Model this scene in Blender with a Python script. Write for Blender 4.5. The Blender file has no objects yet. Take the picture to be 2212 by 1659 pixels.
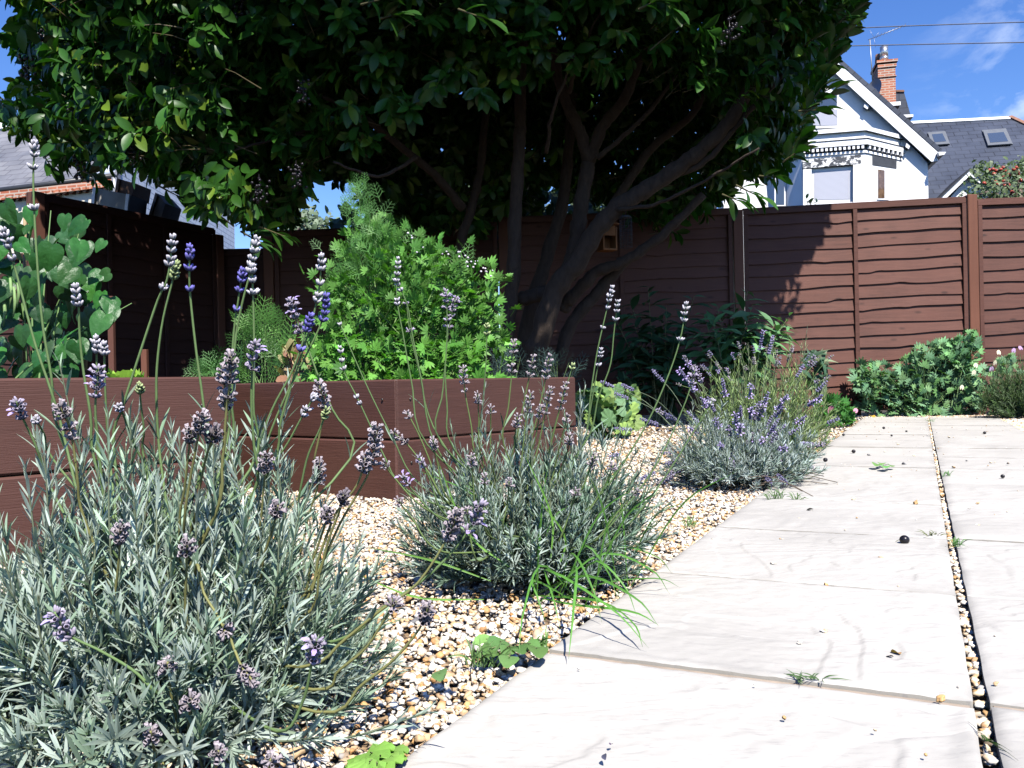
import bpy, math, random
import numpy as np
from mathutils import Vector, Matrix
random.seed(7)
rng = np.random.default_rng(11)
SC = bpy.context.scene
COL = SC.collection
F, H, ROLL = 1850.0, 0.41, 0.02
CR, SR = math.cos(ROLL), math.sin(ROLL)

# ---------- where a direction seen in the picture lies in the garden ----------
def ray(u, v):
    dx, dy = u - 1106.0, 829.5 - v
    return np.array([(dx*CR + dy*SR)/F, 1.0, (-dx*SR + dy*CR)/F])
def P(u, v, d):
    return ray(u, v)*d + np.array([0, 0, H])
def G(u, v, z=0.0):
    r = ray(u, v)
    return r*((z - H)/r[2]) + np.array([0, 0, H])
def hit(u, v, p0, n):
    r = ray(u, v); c = np.array([0, 0, H])
    return c + r*(np.dot(np.asarray(p0) - c, n)/np.dot(r, n))
def nz(a):
    a = np.asarray(a, float)
    return a/np.maximum(np.linalg.norm(a, axis=-1, keepdims=True), 1e-9)

# ---------- meshes ----------
class Geo:
    def __init__(s): s.v = []; s.c = []; s.f = []; s.n = 0; s.hasc = False
    def add(s, v, faces, col=None):
        v = np.asarray(v, float).reshape(-1, 3)
        s.v.append(v)
        if col is None: s.c.append(np.ones((len(v), 3)))
        else:
            s.hasc = True
            s.c.append(np.broadcast_to(np.asarray(col, float), (len(v), 3)))
        if isinstance(faces, np.ndarray): faces = [faces]
        for f in faces:
            f = np.asarray(f, int)
            if f.ndim == 1: f = f[None, :]
            s.f.append(f + s.n)
        s.n += len(v)
        return s
    def inst(s, tv, tf, R, pos, col=None):
        # many copies of one small template (leaves, buds, pebbles) in this mesh
        k, n = len(pos), len(tv)
        V = np.einsum('kij,nj->kni', R, tv) + np.asarray(pos)[:, None, :]
        off = (np.arange(k)*n)[:, None, None]
        fs = [(np.asarray(f)[None] + off).reshape(-1, np.asarray(f).shape[1]) for f in (tf if isinstance(tf, list) else [tf])]
        c = None
        if col is not None:
            col = np.asarray(col, float)
            if col.ndim == 2: col = np.repeat(col[:, None, :], n, 1)
            c = col.reshape(-1, 3)
        return s.add(V.reshape(-1, 3), fs, c)
    def box(s, a, b, col=None):
        a, b = np.minimum(a, b), np.maximum(a, b)
        v = np.array([[x, y, z] for z in (a[2], b[2]) for y in (a[1], b[1]) for x in (a[0], b[0])])
        return s.add(v, np.array([[0,2,3,1],[4,5,7,6],[0,1,5,4],[2,6,7,3],[0,4,6,2],[1,3,7,5]]), col)
    def bbox(s, a, b, r=0.004, col=None):
        # box with chamfered edges
        a, b = np.minimum(a, b).astype(float), np.maximum(a, b).astype(float)
        vs, idx = [], {}
        for sx in (0, 1):
            for sy in (0, 1):
                for sz in (0, 1):
                    for ax in range(3):
                        p = []
                        for i, sg in enumerate((sx, sy, sz)):
                            e = (a, b)[sg][i]
                            p.append(e if i == ax else e + (r if sg == 0 else -r))
                        idx[(sx, sy, sz, ax)] = len(vs); vs.append(p)
        q, t = [], []
        for ax in range(3):
            o = [i for i in range(3) if i != ax]
            for sg in (0, 1):
                ring = []
                for (i, j) in ((0,0),(1,0),(1,1),(0,1)):
                    k = [0, 0, 0]; k[ax] = sg; k[o[0]] = i; k[o[1]] = j
                    ring.append(idx[(*k, ax)])
                flip = (sg == 0) ^ (ax == 1)
                q.append(ring[::-1] if flip else ring)
        for ax in range(3):
            o = [i for i in range(3) if i != ax]
            for i in (0, 1):
                for j in (0, 1):
                    k0 = [0,0,0]; k1 = [0,0,0]
                    k0[ax] = 0; k1[ax] = 1
                    for k in (k0, k1): k[o[0]] = i; k[o[1]] = j
                    q.append([idx[(*k0, o[0])], idx[(*k1, o[0])], idx[(*k1, o[1])], idx[(*k0, o[1])]])
        for sx in (0,1):
            for sy in (0,1):
                for sz in (0,1):
                    t.append([idx[(sx,sy,sz,0)], idx[(sx,sy,sz,1)], idx[(sx,sy,sz,2)]])
        return s.add(np.array(vs), [np.array(q), np.array(t)], col)
    def prism(s, poly, off, col=None):
        # closed outline (k,3) pushed along the vector off
        poly = np.asarray(poly, float); k = len(poly)
        v = np.vstack([poly, poly + np.asarray(off, float)])
        i = np.arange(k); j = (i + 1) % k
        return s.add(v, [np.array([list(range(k))]), np.array([list(range(2*k-1, k-1, -1))]), np.stack([i, i+k, j+k, j], 1)], col)
    def tube(s, pts, rad, sides=6, col=None, cap=True):
        pts = np.asarray(pts, float); k = len(pts)
        rad = np.broadcast_to(np.asarray(rad, float), (k,))
        t = nz(np.gradient(pts, axis=0))
        up = np.array([0.31, 0.2, 0.93]) if abs(t[0][2]) < 0.9 else np.array([1.0, 0.1, 0])
        x = nz(np.cross(t, up)); y = np.cross(t, x)
        a = np.linspace(0, 2*np.pi, sides, endpoint=False)
        ring = pts[:, None, :] + rad[:, None, None]*(np.cos(a)[None, :, None]*x[:, None, :] + np.sin(a)[None, :, None]*y[:, None, :])
        i = np.arange(k-1)[:, None]*sides; j = np.arange(sides)[None, :]; j2 = (j+1) % sides
        q = np.stack([i+j, i+j2, i+sides+j2, i+sides+j], -1).reshape(-1, 4)
        fs = [q]
        if cap: fs += [np.arange(sides)[None, ::-1], np.arange((k-1)*sides, k*sides)[None, :]]
        if col is not None and np.ndim(col) == 2: col = np.repeat(np.asarray(col), sides, 0)
        return s.add(ring.reshape(-1, 3), fs, col)
    def build(s, name, mat, parent=None, smooth=True, origin=None):
        V = np.vstack(s.v) if s.v else np.zeros((0, 3))
        if origin is not None: V = V - np.asarray(origin)
        me = bpy.data.meshes.new(name)
        me.vertices.add(len(V)); me.vertices.foreach_set('co', V.astype(np.float32).ravel())
        loops = np.concatenate([f.ravel() for f in s.f]); tot = np.concatenate([np.full(len(f), f.shape[1]) for f in s.f])
        st = np.concatenate([[0], np.cumsum(tot)[:-1]])
        me.loops.add(len(loops)); me.loops.foreach_set('vertex_index', loops.astype(np.int32))
        me.polygons.add(len(tot)); me.polygons.foreach_set('loop_start', st.astype(np.int32)); me.polygons.foreach_set('loop_total', tot.astype(np.int32))
        me.polygons.foreach_set('use_smooth', np.full(len(tot), bool(smooth)))
        me.update(calc_edges=True); me.validate()
        if s.hasc:
            ca = me.color_attributes.new('Col', 'FLOAT_COLOR', 'POINT')
            C4 = np.ones((len(V), 4), np.float32); C4[:, :3] = np.vstack(s.c); ca.data.foreach_set('color', C4.ravel())
        if mat: me.materials.append(mat)
        o = bpy.data.objects.new(name, me); COL.objects.link(o)
        if origin is not None and parent is None: o.location = origin
        if parent: o.parent = parent
        return o
def tag(o, label=None, cat=None, group=None, kind=None):
    if label: o['label'] = label
    if cat: o['category'] = cat
    if group: o['group'] = group
    if kind: o['kind'] = kind
    return o
def thing(name, label, cat, loc=(0, 0, 0), group=None, rz=0):
    o = bpy.data.objects.new(name, None); COL.objects.link(o)
    o.empty_display_size = 0.1; o.location = loc; o.rotation_euler = (0, 0, rz)
    return tag(o, label, cat, group)
def part(geo, name, mat, root, smooth=True, label=None):
    # geometry in world coordinates, parented to a thing standing at root.location
    w = np.array(root.location)
    if root.parent: w = w + np.array(root.parent.location)
    geo.v = [v - w for v in geo.v]
    o = geo.build(name, mat, root, smooth)
    if label: o['label'] = label
    return o
def sub(geo, name, mat, prt, smooth=True):
    return part(geo, name, mat, prt, smooth) if prt.parent is None else _sub(geo, name, mat, prt, smooth)
def _sub(geo, name, mat, prt, smooth=True):
    w = np.array(prt.parent.location) + np.array(prt.location)
    geo.v = [v - w for v in geo.v]
    return geo.build(name, mat, prt, smooth)
def smoothpath(pts, n=16):
    pts = np.asarray(pts, float)
    if len(pts) < 3:
        t = np.linspace(0, 1, n)[:, None]; return pts[0]*(1-t) + pts[-1]*t
    p = np.vstack([2*pts[0]-pts[1], pts, 2*pts[-1]-pts[-2]])
    m = len(pts)-1; out = []
    for q in np.linspace(0, m-1e-6, n):
        i = int(q); t = q-i; a, b, c, d = p[i], p[i+1], p[i+2], p[i+3]
        out.append(0.5*((2*b)+(-a+c)*t+(2*a-5*b+4*c-d)*t*t+(-a+3*b-3*c+d)*t**3))
    return np.array(out)
def frames(d, n):
    y = nz(d); x = nz(np.cross(y, n)); z = np.cross(x, y)
    return np.stack([x, y, z], axis=2)
def vary(base, k, dv=0.25, dh=0.08):
    b = np.asarray(base, float)[None, :]*np.exp(rng.normal(0, dv, (k, 1)))*np.exp(rng.normal(0, dh, (k, 3)))
    return np.clip(b, 0, 0.95)
def inpoly(u, v, poly):
    poly = np.asarray(poly, float); r = np.zeros(len(u), bool); j = len(poly)-1
    for i in range(len(poly)):
        xi, yi = poly[i]; xj, yj = poly[j]
        c = ((yi > v) != (yj > v)) & (u < (xj-xi)*(v-yi)/(yj-yi+1e-12)+xi)
        r ^= c; j = i
    return r
def polysample(poly, n):
    poly = np.asarray(poly, float); lo, hi = poly.min(0), poly.max(0); out = np.zeros((0, 2))
    while len(out) < n:
        q = rng.uniform(lo, hi, (n*3, 2)); out = np.vstack([out, q[inpoly(q[:, 0], q[:, 1], poly)]])
    return out[:n]
def PP(uv, d):
    uv = np.asarray(uv, float); d = np.asarray(d, float)
    dx, dy = uv[:, 0]-1106.0, 829.5-uv[:, 1]
    return np.stack([(dx*CR+dy*SR)/F*d, d, (-dx*SR+dy*CR)/F*d + H], 1)

# ---------- templates ----------
def leaf_t(widths, fold=0.25, curl=0.15, length=1.0, wave=0.0):
    n = len(widths); ys = np.linspace(0, length, n); v = []
    for i, (y, w) in enumerate(zip(ys, widths)):
        z = -curl*y*y; wz = wave*math.sin(i*2.1)
        v += [[-w, y, z+fold*w+wz], [0, y, z], [w, y, z+fold*w-wz]]
    q = []
    for i in range(n-1):
        a = 3*i; q += [[a, a+1, a+4, a+3], [a+1, a+2, a+5, a+4]]
    return np.array(v), np.array(q)
LAUREL = leaf_t([0.02, 0.12, 0.195, 0.22, 0.17, 0.03], 0.3, 0.28)
LINEAR = leaf_t([0.028, 0.042, 0.05, 0.05, 0.036, 0.006], 0.3, 0.12)
LANCE = leaf_t([0.02, 0.11, 0.15, 0.12, 0.05, 0.0], 0.3, 0.3)
OVAL = leaf_t([0.05, 0.24, 0.3, 0.24, 0.08], 0.25, 0.2)
TINY = leaf_t([0.06, 0.2, 0.05], 0.2, 0.1)
BLADE = leaf_t([0.012, 0.014, 0.013, 0.01, 0.006, 0.001], 0.4, 0.3)
def heart_t():
    half = [(.0, .06), (.10, -.02), (.22, -.03), (.35, .04), (.43, .17), (.45, .32), (.41, .48), (.32, .64), (.21, .79), (.10, .92), (.03, 1.0)]
    out = np.array(half + [(-x, y) for x, y in half[:0:-1]]); k = len(out); v = [[0, .34, 0]]; c = np.array([0, .34])
    for r in (.5, .8, 1.0):
        for i, p in enumerate(out):
            q = c + (p-c)*r; v.append([q[0], q[1], .30*abs(q[0])-.34*abs(q[0])**2*1.6*r - .22*q[1]**2 + .018*math.sin(i*2.4)*r])
    t = [[0, 1+i, 1+(i+1) % k] for i in range(k)]; q = []
    for r in range(2):
        for i in range(k): a = 1+r*k; q.append([a+i, a+k+i, a+k+(i+1) % k, a+(i+1) % k])
    return np.array(v), [np.array(t), np.array(q)]
HEART = heart_t()
def lobed_t(nl=7, depth=0.28, spread=2.4, cup=0.15, teeth=1):
    # one fan-shaped lobed leaflet: base at the origin, blade along +y
    k = nl*4; v = [[0, 0.05, 0]]
    for i in range(k+1):
        a = -spread/2 + spread*i/k
        ph = (i/4) % 1.0
        r = 1 - depth*abs(math.cos(math.pi*(i/4.0)))**1.5 - 0.12*(a/spread*2)**2
        v.append([r*0.62*math.sin(a), r*math.cos(a)*0.9+0.05, cup*r*r*(math.sin(i*1.57)*0.35 - 0.5)])
    t = [[0, i+1, i+2] for i in range(k)]
    return np.array(v), np.array(t)
def compound(parts_):
    # parts_: list of (template, 2D angle, offset xy, scale)
    V, Fs, n = [], [], 0
    for (tv, tf), a, o, s in parts_:
        c, sn = math.cos(a), math.sin(a)
        w = tv*s; V.append(np.stack([w[:, 0]*c - w[:, 1]*sn + o[0], w[:, 0]*sn + w[:, 1]*c + o[1], w[:, 2]+ (o[2] if len(o) > 2 else 0)], 1))
        for f in (tf if isinstance(tf, list) else [tf]): Fs.append(np.asarray(f)+n)
        n += len(tv)
    W = {}
    for f in Fs: W.setdefault(f.shape[1], []).append(f)
    return np.vstack(V), [np.vstack(x) for x in W.values()]
STALK = (np.array([[-.012, 0, 0], [.012, 0, 0], [.009, 1, 0], [-.009, 1, 0]]), np.array([[0, 1, 2, 3]]))
LB = lobed_t(3, 0.42, 2.0, 0.2)
PARSLEY = compound([(LB, 0, (0, .35), .62), (LB, 0.95, (0, .33), .5), (LB, -0.95, (0, .33), .5), (STALK, 0, (0, -.3), .7)])
def feather_t(np_=6, sub_=3, w=.011):
    ps = [(STALK, 0, (0, 0), 1.0)]
    th = (np.array([[-w, 0, 0], [w, 0, 0], [w*.6, 1, .03], [-w*.6, 1, .03]]), np.array([[0, 1, 2, 3]]))
    for i in range(np_):
        y = .22 + .78*i/np_; L = .44*(1-.55*i/np_)
        for sg in (-1, 1):
            a = sg*.85; ps.append((th, a, (0, y, .02*sg), L))
            for j in range(sub_):
                q = (j+1)/(sub_+.4); o = (-math.sin(a)*L*q, y+math.cos(a)*L*q, .03*((j % 2)*2-1))
                for s2 in (-1, 1): ps.append((th, a+s2*.6, o, L*.42))
    return compound(ps)
FEATHER = feather_t(4, 1, .032)
FERN = feather_t(5, 2, .045)
ROUND = lobed_t(9, .13, 5.4, .25)
def ico_t(sub_=0):
    import bmesh
    bm = bmesh.new(); bmesh.ops.create_icosphere(bm, subdivisions=sub_+1, radius=1)
    v = np.array([x.co[:] for x in bm.verts]); f = np.array([[x.index for x in q.verts] for q in bm.faces]); bm.free()
    return v, f
ICO0, ICO1, ICO2 = ico_t(0), ico_t(1), ico_t(2)
def randrot(k):
    q = rng.normal(size=(k, 4)); q /= np.linalg.norm(q, axis=1, keepdims=True); w, x, y, z = q.T
    return np.stack([np.stack([1-2*(y*y+z*z), 2*(x*y-z*w), 2*(x*z+y*w)], 1), np.stack([2*(x*y+z*w), 1-2*(x*x+z*z), 2*(y*z-x*w)], 1), np.stack([2*(x*z-y*w), 2*(y*z+x*w), 1-2*(x*x+y*y)], 1)], 1)

# ---------- materials ----------
def mat(name):
    m = bpy.data.materials.new(name); m.use_nodes = True
    nt = m.node_tree; b = nt.nodes['Principled BSDF']
    return m, nt, b
def N(nt, t, **kw):
    n = nt.nodes.new(t)
    for k, v in kw.items():
        if k in n.inputs.keys(): n.inputs[k].default_value = v
        else: setattr(n, k, v)
    return n
def L(nt, a, b): nt.links.new(a, b)
def ramp(nt, fac, stops):
    r = nt.nodes.new('ShaderNodeValToRGB'); L(nt, fac, r.inputs[0])
    e = r.color_ramp.elements
    while len(e) < len(stops): e.new(0.5)
    for x, (p, c) in zip(e, stops): x.position = p; x.color = (*c, 1)
    return r.outputs[0]
def coords(nt, scale=(1, 1, 1), which='Object', rot=(0, 0, 0)):
    tc = nt.nodes.new('ShaderNodeTexCoord'); mp = nt.nodes.new('ShaderNodeMapping')
    mp.inputs['Scale'].default_value = scale; mp.inputs['Rotation'].default_value = rot
    L(nt, tc.outputs[which], mp.inputs[0]); return mp.outputs[0]
def noise(nt, vec, scale=5, detail=4, rough=.55, dist=0):
    n = N(nt, 'ShaderNodeTexNoise'); n.inputs['Scale'].default_value = scale; n.inputs['Detail'].default_value = detail
    n.inputs['Roughness'].default_value = rough; n.inputs['Distortion'].default_value = dist
    if vec is not None: L(nt, vec, n.inputs['Vector'])
    return n.outputs['Fac']
def bump(nt, b, h, strength=.3, dist=.01):
    n = N(nt, 'ShaderNodeBump'); n.inputs['Strength'].default_value = strength; n.inputs['Distance'].default_value = dist
    L(nt, h, n.inputs['Height']); L(nt, n.outputs[0], b.inputs['Normal']); return n
def mixc(nt, fac, a, b, mode='MIX'):
    m = nt.nodes.new('ShaderNodeMix'); m.data_type = 'RGBA'; m.blend_type = mode
    for i, x in ((0, fac), (6, a), (7, b)):
        if hasattr(x, 'is_linked'): L(nt, x, m.inputs[i])
        else: m.inputs[i].default_value = x if i == 0 else (*x, 1)
    return m.outputs[2]
def plain(name, col, rough=.6, spec=.4, var=.15, scale=8, metal=0, bumps=0.0, bscale=40):
    m, nt, b = mat(name)
    v = coords(nt); f = noise(nt, v, scale, 5)
    c = np.array(col)
    L(nt, ramp(nt, f, [(.3, tuple(c*(1-var))), (.7, tuple(np.minimum(c*(1+var), 1)))]), b.inputs['Base Color'])
    b.inputs['Roughness'].default_value = rough; b.inputs['Specular IOR Level'].default_value = spec; b.inputs['Metallic'].default_value = metal
    if bumps: bump(nt, b, noise(nt, v, bscale, 4), bumps, .004)
    return m
def leafmat(name, rough=.5, trans=.2, spec=.4, tint=(1.1, 1.5, .45), bumps=0.0, coat=0):
    m, nt, b = mat(name)
    at = N(nt, 'ShaderNodeAttribute', attribute_name='Col')
    f = noise(nt, coords(nt), 60, 3)
    c = mixc(nt, f, (.78, .78, .78), (1.22, 1.22, 1.22)); col = mixc(nt, 1.0, at.outputs['Color'], c, 'MULTIPLY')
    L(nt, col, b.inputs['Base Color']); b.inputs['Roughness'].default_value = rough; b.inputs['Specular IOR Level'].default_value = spec
    if bumps: bump(nt, b, f, bumps, .003)
    if trans:
        t = N(nt, 'ShaderNodeBsdfTranslucent'); L(nt, mixc(nt, 1.0, col, tint, 'MULTIPLY'), t.inputs[0])
        mx = N(nt, 'ShaderNodeMixShader'); mx.inputs[0].default_value = trans
        L(nt, b.outputs[0], mx.inputs[1]); L(nt, t.outputs[0], mx.inputs[2])
        L(nt, mx.outputs[0], nt.nodes['Material Output'].inputs[0])
    return m
def wood(name, c1, c2, grain=(1.2, 14, 14), rough=.6, spec=.35, bstr=.35, stain=None, knots=0):
    m, nt, b = mat(name)
    v = coords(nt, grain); f = noise(nt, v, 3.0, 7, .65, .6); f2 = noise(nt, coords(nt), 1.7, 4)
    f3 = noise(nt, coords(nt, (grain[0]*3, grain[1]*5, grain[2]*5)), 4, 4)
    c = ramp(nt, f, [(.25, c1), (.75, c2)])
    c = mixc(nt, ramp(nt, f2, [(.35, (0, 0, 0)), (.8, (.55, .55, .55))]), c, tuple(np.array(c2)*1.25))
    if stain:
        st = noise(nt, coords(nt, (3, 3, 8)), 2.2, 6, .7)
        c = mixc(nt, ramp(nt, st, [(.66, (0, 0, 0)), (.78, (.4, .4, .4))]), c, stain)
    if knots:
        vo = N(nt, 'ShaderNodeTexVoronoi'); vo.inputs['Scale'].default_value = knots; L(nt, coords(nt, (1, 2.6, 2.6)), vo.inputs['Vector'])
        c = mixc(nt, ramp(nt, vo.outputs['Distance'], [(.05, (.75, .75, .75)), (.13, (0, 0, 0))]), c, tuple(np.array(c1)*.35))
        big = noise(nt, coords(nt, (1.5, 1.5, .7)), 1.3, 4, .6); c = mixc(nt, ramp(nt, big, [(.45, (0, 0, 0)), (.75, (.5, .5, .5))]), c, tuple(np.array(c2)*np.array([1.12, 1.2, 1.22])))
        oi = N(nt, 'ShaderNodeObjectInfo'); mr_ = N(nt, 'ShaderNodeMapRange'); mr_.inputs['To Min'].default_value = .82; mr_.inputs['To Max'].default_value = 1.14; L(nt, oi.outputs['Random'], mr_.inputs['Value'])
        cm = N(nt, 'ShaderNodeCombineColor'); [L(nt, mr_.outputs[0], cm.inputs[i]) for i in range(3)]; c = mixc(nt, 1.0, c, cm.outputs[0], 'MULTIPLY')
    L(nt, c, b.inputs['Base Color']); b.inputs['Roughness'].default_value = rough; b.inputs['Specular IOR Level'].default_value = spec
    bump(nt, b, f3, bstr, .003)
    return m
M = {}
M['laurel'] = leafmat('laurel leaf', .4, .2, .3)
M['lav_leaf'] = leafmat('lavender leaf', .75, .3, .2, (1.05, 1.25, .85))
M['soft_leaf'] = leafmat('soft leaf', .5, .3, .35)
M['matt_leaf'] = leafmat('matt leaf', .6, .2, .35, (1, 1.3, .6))
M['stem'] = leafmat('stem', .6, 0, .3)
M['bud'] = leafmat('lavender bud', .8, .12, .2, (1, 1, 1), .4)
M['stone'] = leafmat('gravel stone', .62, 0, .3, (1, 1, 1), .25)
M['berry'] = plain('black berry', (.012, .010, .014), .3, .35, .3, 60)
M['apple'] = plain('red apple', (.36, .06, .035), .4, .4, .5, 30)
# ---------- camera, sun, sky ----------
cd = bpy.data.cameras.new('camera'); cam = bpy.data.objects.new('camera', cd); COL.objects.link(cam); SC.camera = cam
cd.sensor_width = 36; cd.lens = 36*F/2212; cd.clip_start = .05; cd.clip_end = 2000
cam.matrix_world = Matrix.Translation((0, 0, H)) @ Matrix.Rotation(math.pi/2, 4, 'X') @ Matrix.Rotation(-ROLL, 4, 'Z')
AZ, EL = math.radians(15), math.radians(52)
SUN = np.array([math.sin(AZ)*math.cos(EL), -math.cos(AZ)*math.cos(EL), math.sin(EL)])
sd = bpy.data.lights.new('sun', 'SUN'); sd.energy = 5.0; sd.angle = math.radians(.5); sd.color = (1, .955, .89)
so = bpy.data.objects.new('sun', sd); COL.objects.link(so); so.rotation_euler = Vector(SUN).to_track_quat('Z', 'Y').to_euler(); so.location = (3, -6, 9)
W = bpy.data.worlds.new('World'); SC.world = W; W.use_nodes = True; nt = W.node_tree; bg = nt.nodes['Background']
sky = nt.nodes.new('ShaderNodeTexSky'); sky.sky_type = 'NISHITA'; sky.sun_disc = False
sky.sun_elevation = EL; sky.sun_rotation = math.pi - AZ; sky.air_density = 1.0; sky.dust_density = .15; sky.ozone_density = 4.0
hs = nt.nodes.new('ShaderNodeHueSaturation'); hs.inputs['Saturation'].default_value = 1.24; hs.inputs['Hue'].default_value = .515; hs.inputs['Value'].default_value = .95
L(nt, sky.outputs[0], hs.inputs['Color'])
tc = nt.nodes.new('ShaderNodeTexCoord'); mp = nt.nodes.new('ShaderNodeMapping'); mp.inputs['Scale'].default_value = (3.2, 3.2, 6.0); mp.inputs['Location'].default_value = (.35, .1, .2)
L(nt, tc.outputs['Generated'], mp.inputs[0])
cl = ramp(nt, noise(nt, mp.outputs[0], 2.6, 8, .6, .3), [(.5, (0, 0, 0)), (.78, (.75, .75, .75))])
sep = nt.nodes.new('ShaderNodeSeparateXYZ'); L(nt, tc.outputs['Generated'], sep.inputs[0])
mr = nt.nodes.new('ShaderNodeMapRange'); mr.inputs['From Min'].default_value = .40; mr.inputs['From Max'].default_value = .52; L(nt, sep.outputs['X'], mr.inputs['Value'])
mm = nt.nodes.new('ShaderNodeMath'); mm.operation = 'MULTIPLY'; L(nt, cl, mm.inputs[0]); L(nt, mr.outputs[0], mm.inputs[1])
L(nt, mixc(nt, mm.outputs[0], hs.outputs[0], (7.5, 7.9, 8.3)), bg.inputs[0]); bg.inputs[1].default_value = .114
SC.view_settings.view_transform = 'Standard'; SC.view_settings.look = 'None'; SC.view_settings.exposure = .86; SC.view_settings.gamma = 1
SC.cycles.max_bounces = 7; SC.cycles.diffuse_bounces = 0; SC.cycles.glossy_bounces = 2; SC.cycles.transmission_bounces = 3
SC.cycles.use_denoising = True

# ---------- ground ----------
m, nt, b = mat('soil'); v = coords(nt)
L(nt, ramp(nt, noise(nt, v, 6, 8, .65), [(.3, (.035, .026, .018)), (.7, (.085, .065, .045))]), b.inputs['Base Color']); b.inputs['Roughness'].default_value = .95
bump(nt, b, noise(nt, v, 30, 6), .6, .02); M['soil'] = m
g = Geo(); S = 600
g.add([[-S, -S, -.05], [S, -S, -.05], [S, S, -.05], [-S, S, -.05]], np.array([[0, 1, 2, 3]]))
tag(g.build('ground', M['soil'], None, False), kind='structure')

# ---------- stone path ----------
E1 = np.array([.4308, .9024, 0]); E2 = np.array([.9024, -.4308, 0]); O = G(2125, 1659)
def path(s, t, z=0.0): return O + E1*s + E2*t + np.array([0, 0, z])
WL = .577; JOINT = .019; WR = .585
cuts = []
for v_ in (1520, 1286, 1164, 1091):
    u_ = 2125 - (1659-v_)*.147
    cuts.append(float(np.dot(G(u_, v_) - O, E1)))
m, nt, b = mat('riven stone'); v = coords(nt)
big = noise(nt, v, 2.3, 3); fine = noise(nt, coords(nt, (1, 2.4, 1)), 120, 6, .8)
L(nt, mixc(nt, ramp(nt, noise(nt, v, 3.1, 9, .7), [(.5, (0, 0, 0)), (.8, (.14, .14, .14))]), ramp(nt, big, [(.3, (.43, .41, .368)), (.7, (.465, .445, .402))]), (.34, .32, .295)), b.inputs['Base Color'])
at_ = N(nt, 'ShaderNodeAttribute', attribute_name='Col'); base_ = mixc(nt, 1.0, b.inputs['Base Color'].links[0].from_socket, at_.outputs['Color'], 'MULTIPLY')
sk = noise(nt, coords(nt, (26, 130, 26), 'Object', (0, 0, math.radians(6))), 1.0, 6, .75)
L(nt, mixc(nt, ramp(nt, sk, [(.54, (0, 0, 0)), (.70, (.62, .62, .62))]), base_, (.27, .25, .24)), b.inputs['Base Color'])
b.inputs['Roughness'].default_value = .75; b.inputs['Specular IOR Level'].default_value = .3
rv = coords(nt, (1, 2.2, 1), 'Object', (0, 0, math.radians(25)))
r1 = noise(nt, rv, 2.0, 3, .5, 1.1); vor = N(nt, 'ShaderNodeMath', operation='PINGPONG'); vor.inputs[1].default_value = .13
L(nt, r1, vor.inputs[0])
ad = N(nt, 'ShaderNodeMath', operation='MULTIPLY_ADD'); L(nt, fine, ad.inputs[0]); ad.inputs[1].default_value = .02; L(nt, vor.outputs[0], ad.inputs[2])
bump(nt, b, ad.outputs[0], .34, .04); M['riven'] = m
M['mortar'] = plain('sand mortar', (.34, .275, .215), .95, .2, .2, 30, 0, .4, 90)
def vnoise(x, y, seed=0):
    xi, yi = np.floor(x).astype(int), np.floor(y).astype(int); fx, fy = x-xi, y-yi
    fx, fy = fx*fx*(3-2*fx), fy*fy*(3-2*fy)
    def h(a, c): 
        q = np.sin(a*127.1+c*311.7+seed*74.7)*43758.5453; return q-np.floor(q)
    return (h(xi, yi)*(1-fx)+h(xi+1, yi)*fx)*(1-fy)+(h(xi, yi+1)*(1-fx)+h(xi+1, yi+1)*fx)*fy
gp = Geo()
def slab(s0, s1, t0, t1, dz, seed):
    ns, nt_ = (150, 150) if s0 < 1.0 else ((60, 50) if s0 < 3 else (24, 20))
    a = np.linspace(0, 1, ns+1); bb = np.linspace(0, 1, nt_+1)
    A, B = np.meshgrid(a, bb, indexing='ij'); s = s0+(s1-s0)*A; t = t0+(t1-t0)*B
    e = np.minimum(np.minimum(A, 1-A)*(s1-s0), np.minimum(B, 1-B)*(t1-t0))
    ed = .0006*np.sin(s*31+seed)*(e < 1e-6)
    wx = s*2.2+1.1*vnoise(s*2.5, t*2.5, seed+3); wy = t*3.6+1.1*vnoise(s*2.5+9, t*2.5, seed+5)
    n_ = (vnoise(wx, wy, seed) + .45*vnoise(wx*2.3, wy*2.3, seed+2) + .18*vnoise(wx*6, wy*6, seed+4))*3.6
    fl = np.floor(n_); fr = n_-fl; st_ = fl + np.clip((fr-.94)/.06, 0, 1)   # riven layers with narrow broken edges
    fe = np.clip(e/.035, 0, 1); fe = fe*fe*(3-2*fe); z = dz + fe*.0030*(st_-3) + .0005*fr*fe + .0016*vnoise(s*40, t*46, seed+1) + .0006*vnoise(s*110, t*120, seed+6) - .0035*np.exp(-e/.006)
    pts = O + E1*(s+ed)[..., None] + E2*(t+ed)[..., None]; pts[..., 2] = z
    i = np.arange(ns)[:, None]*(nt_+1); j = np.arange(nt_)[None]
    q = np.stack([i+j, i+j+nt_+1, i+j+nt_+2, i+j+1], -1).reshape(-1, 4)
    tone = rng.uniform(.97, 1.03); dirt = 1-.30*np.exp(-e/.012)*np.clip(vnoise(s*14, t*14, seed+8)*1.8-.5, 0, 1) - .10*np.clip(vnoise(s*3.1, t*3.1, seed+9)*2.4-1.3, 0, 1)
    gp.add(pts.reshape(-1, 3), q, (tone*dirt[..., None]*np.array([1, 1-.02*(1-tone), 1])).reshape(-1, 3))
    edge = np.concatenate([pts[:, 0], pts[-1, 1:], pts[::-1, -1][1:], pts[0, ::-1][1:]])
    lo = edge.copy(); lo[:, 2] = -.06; k = len(edge); ii = np.arange(k-1)
    gp.add(np.vstack([edge, lo]), np.stack([ii, ii+1, ii+k+1, ii+k], 1), (.8, .77, .72))
SEND = float(np.dot(G(2010, 901)-O, E1))
sL = [-1.2, -.62] + [0] * 0
st = [cuts[0]-1.2, cuts[0]-.6] + cuts
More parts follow.
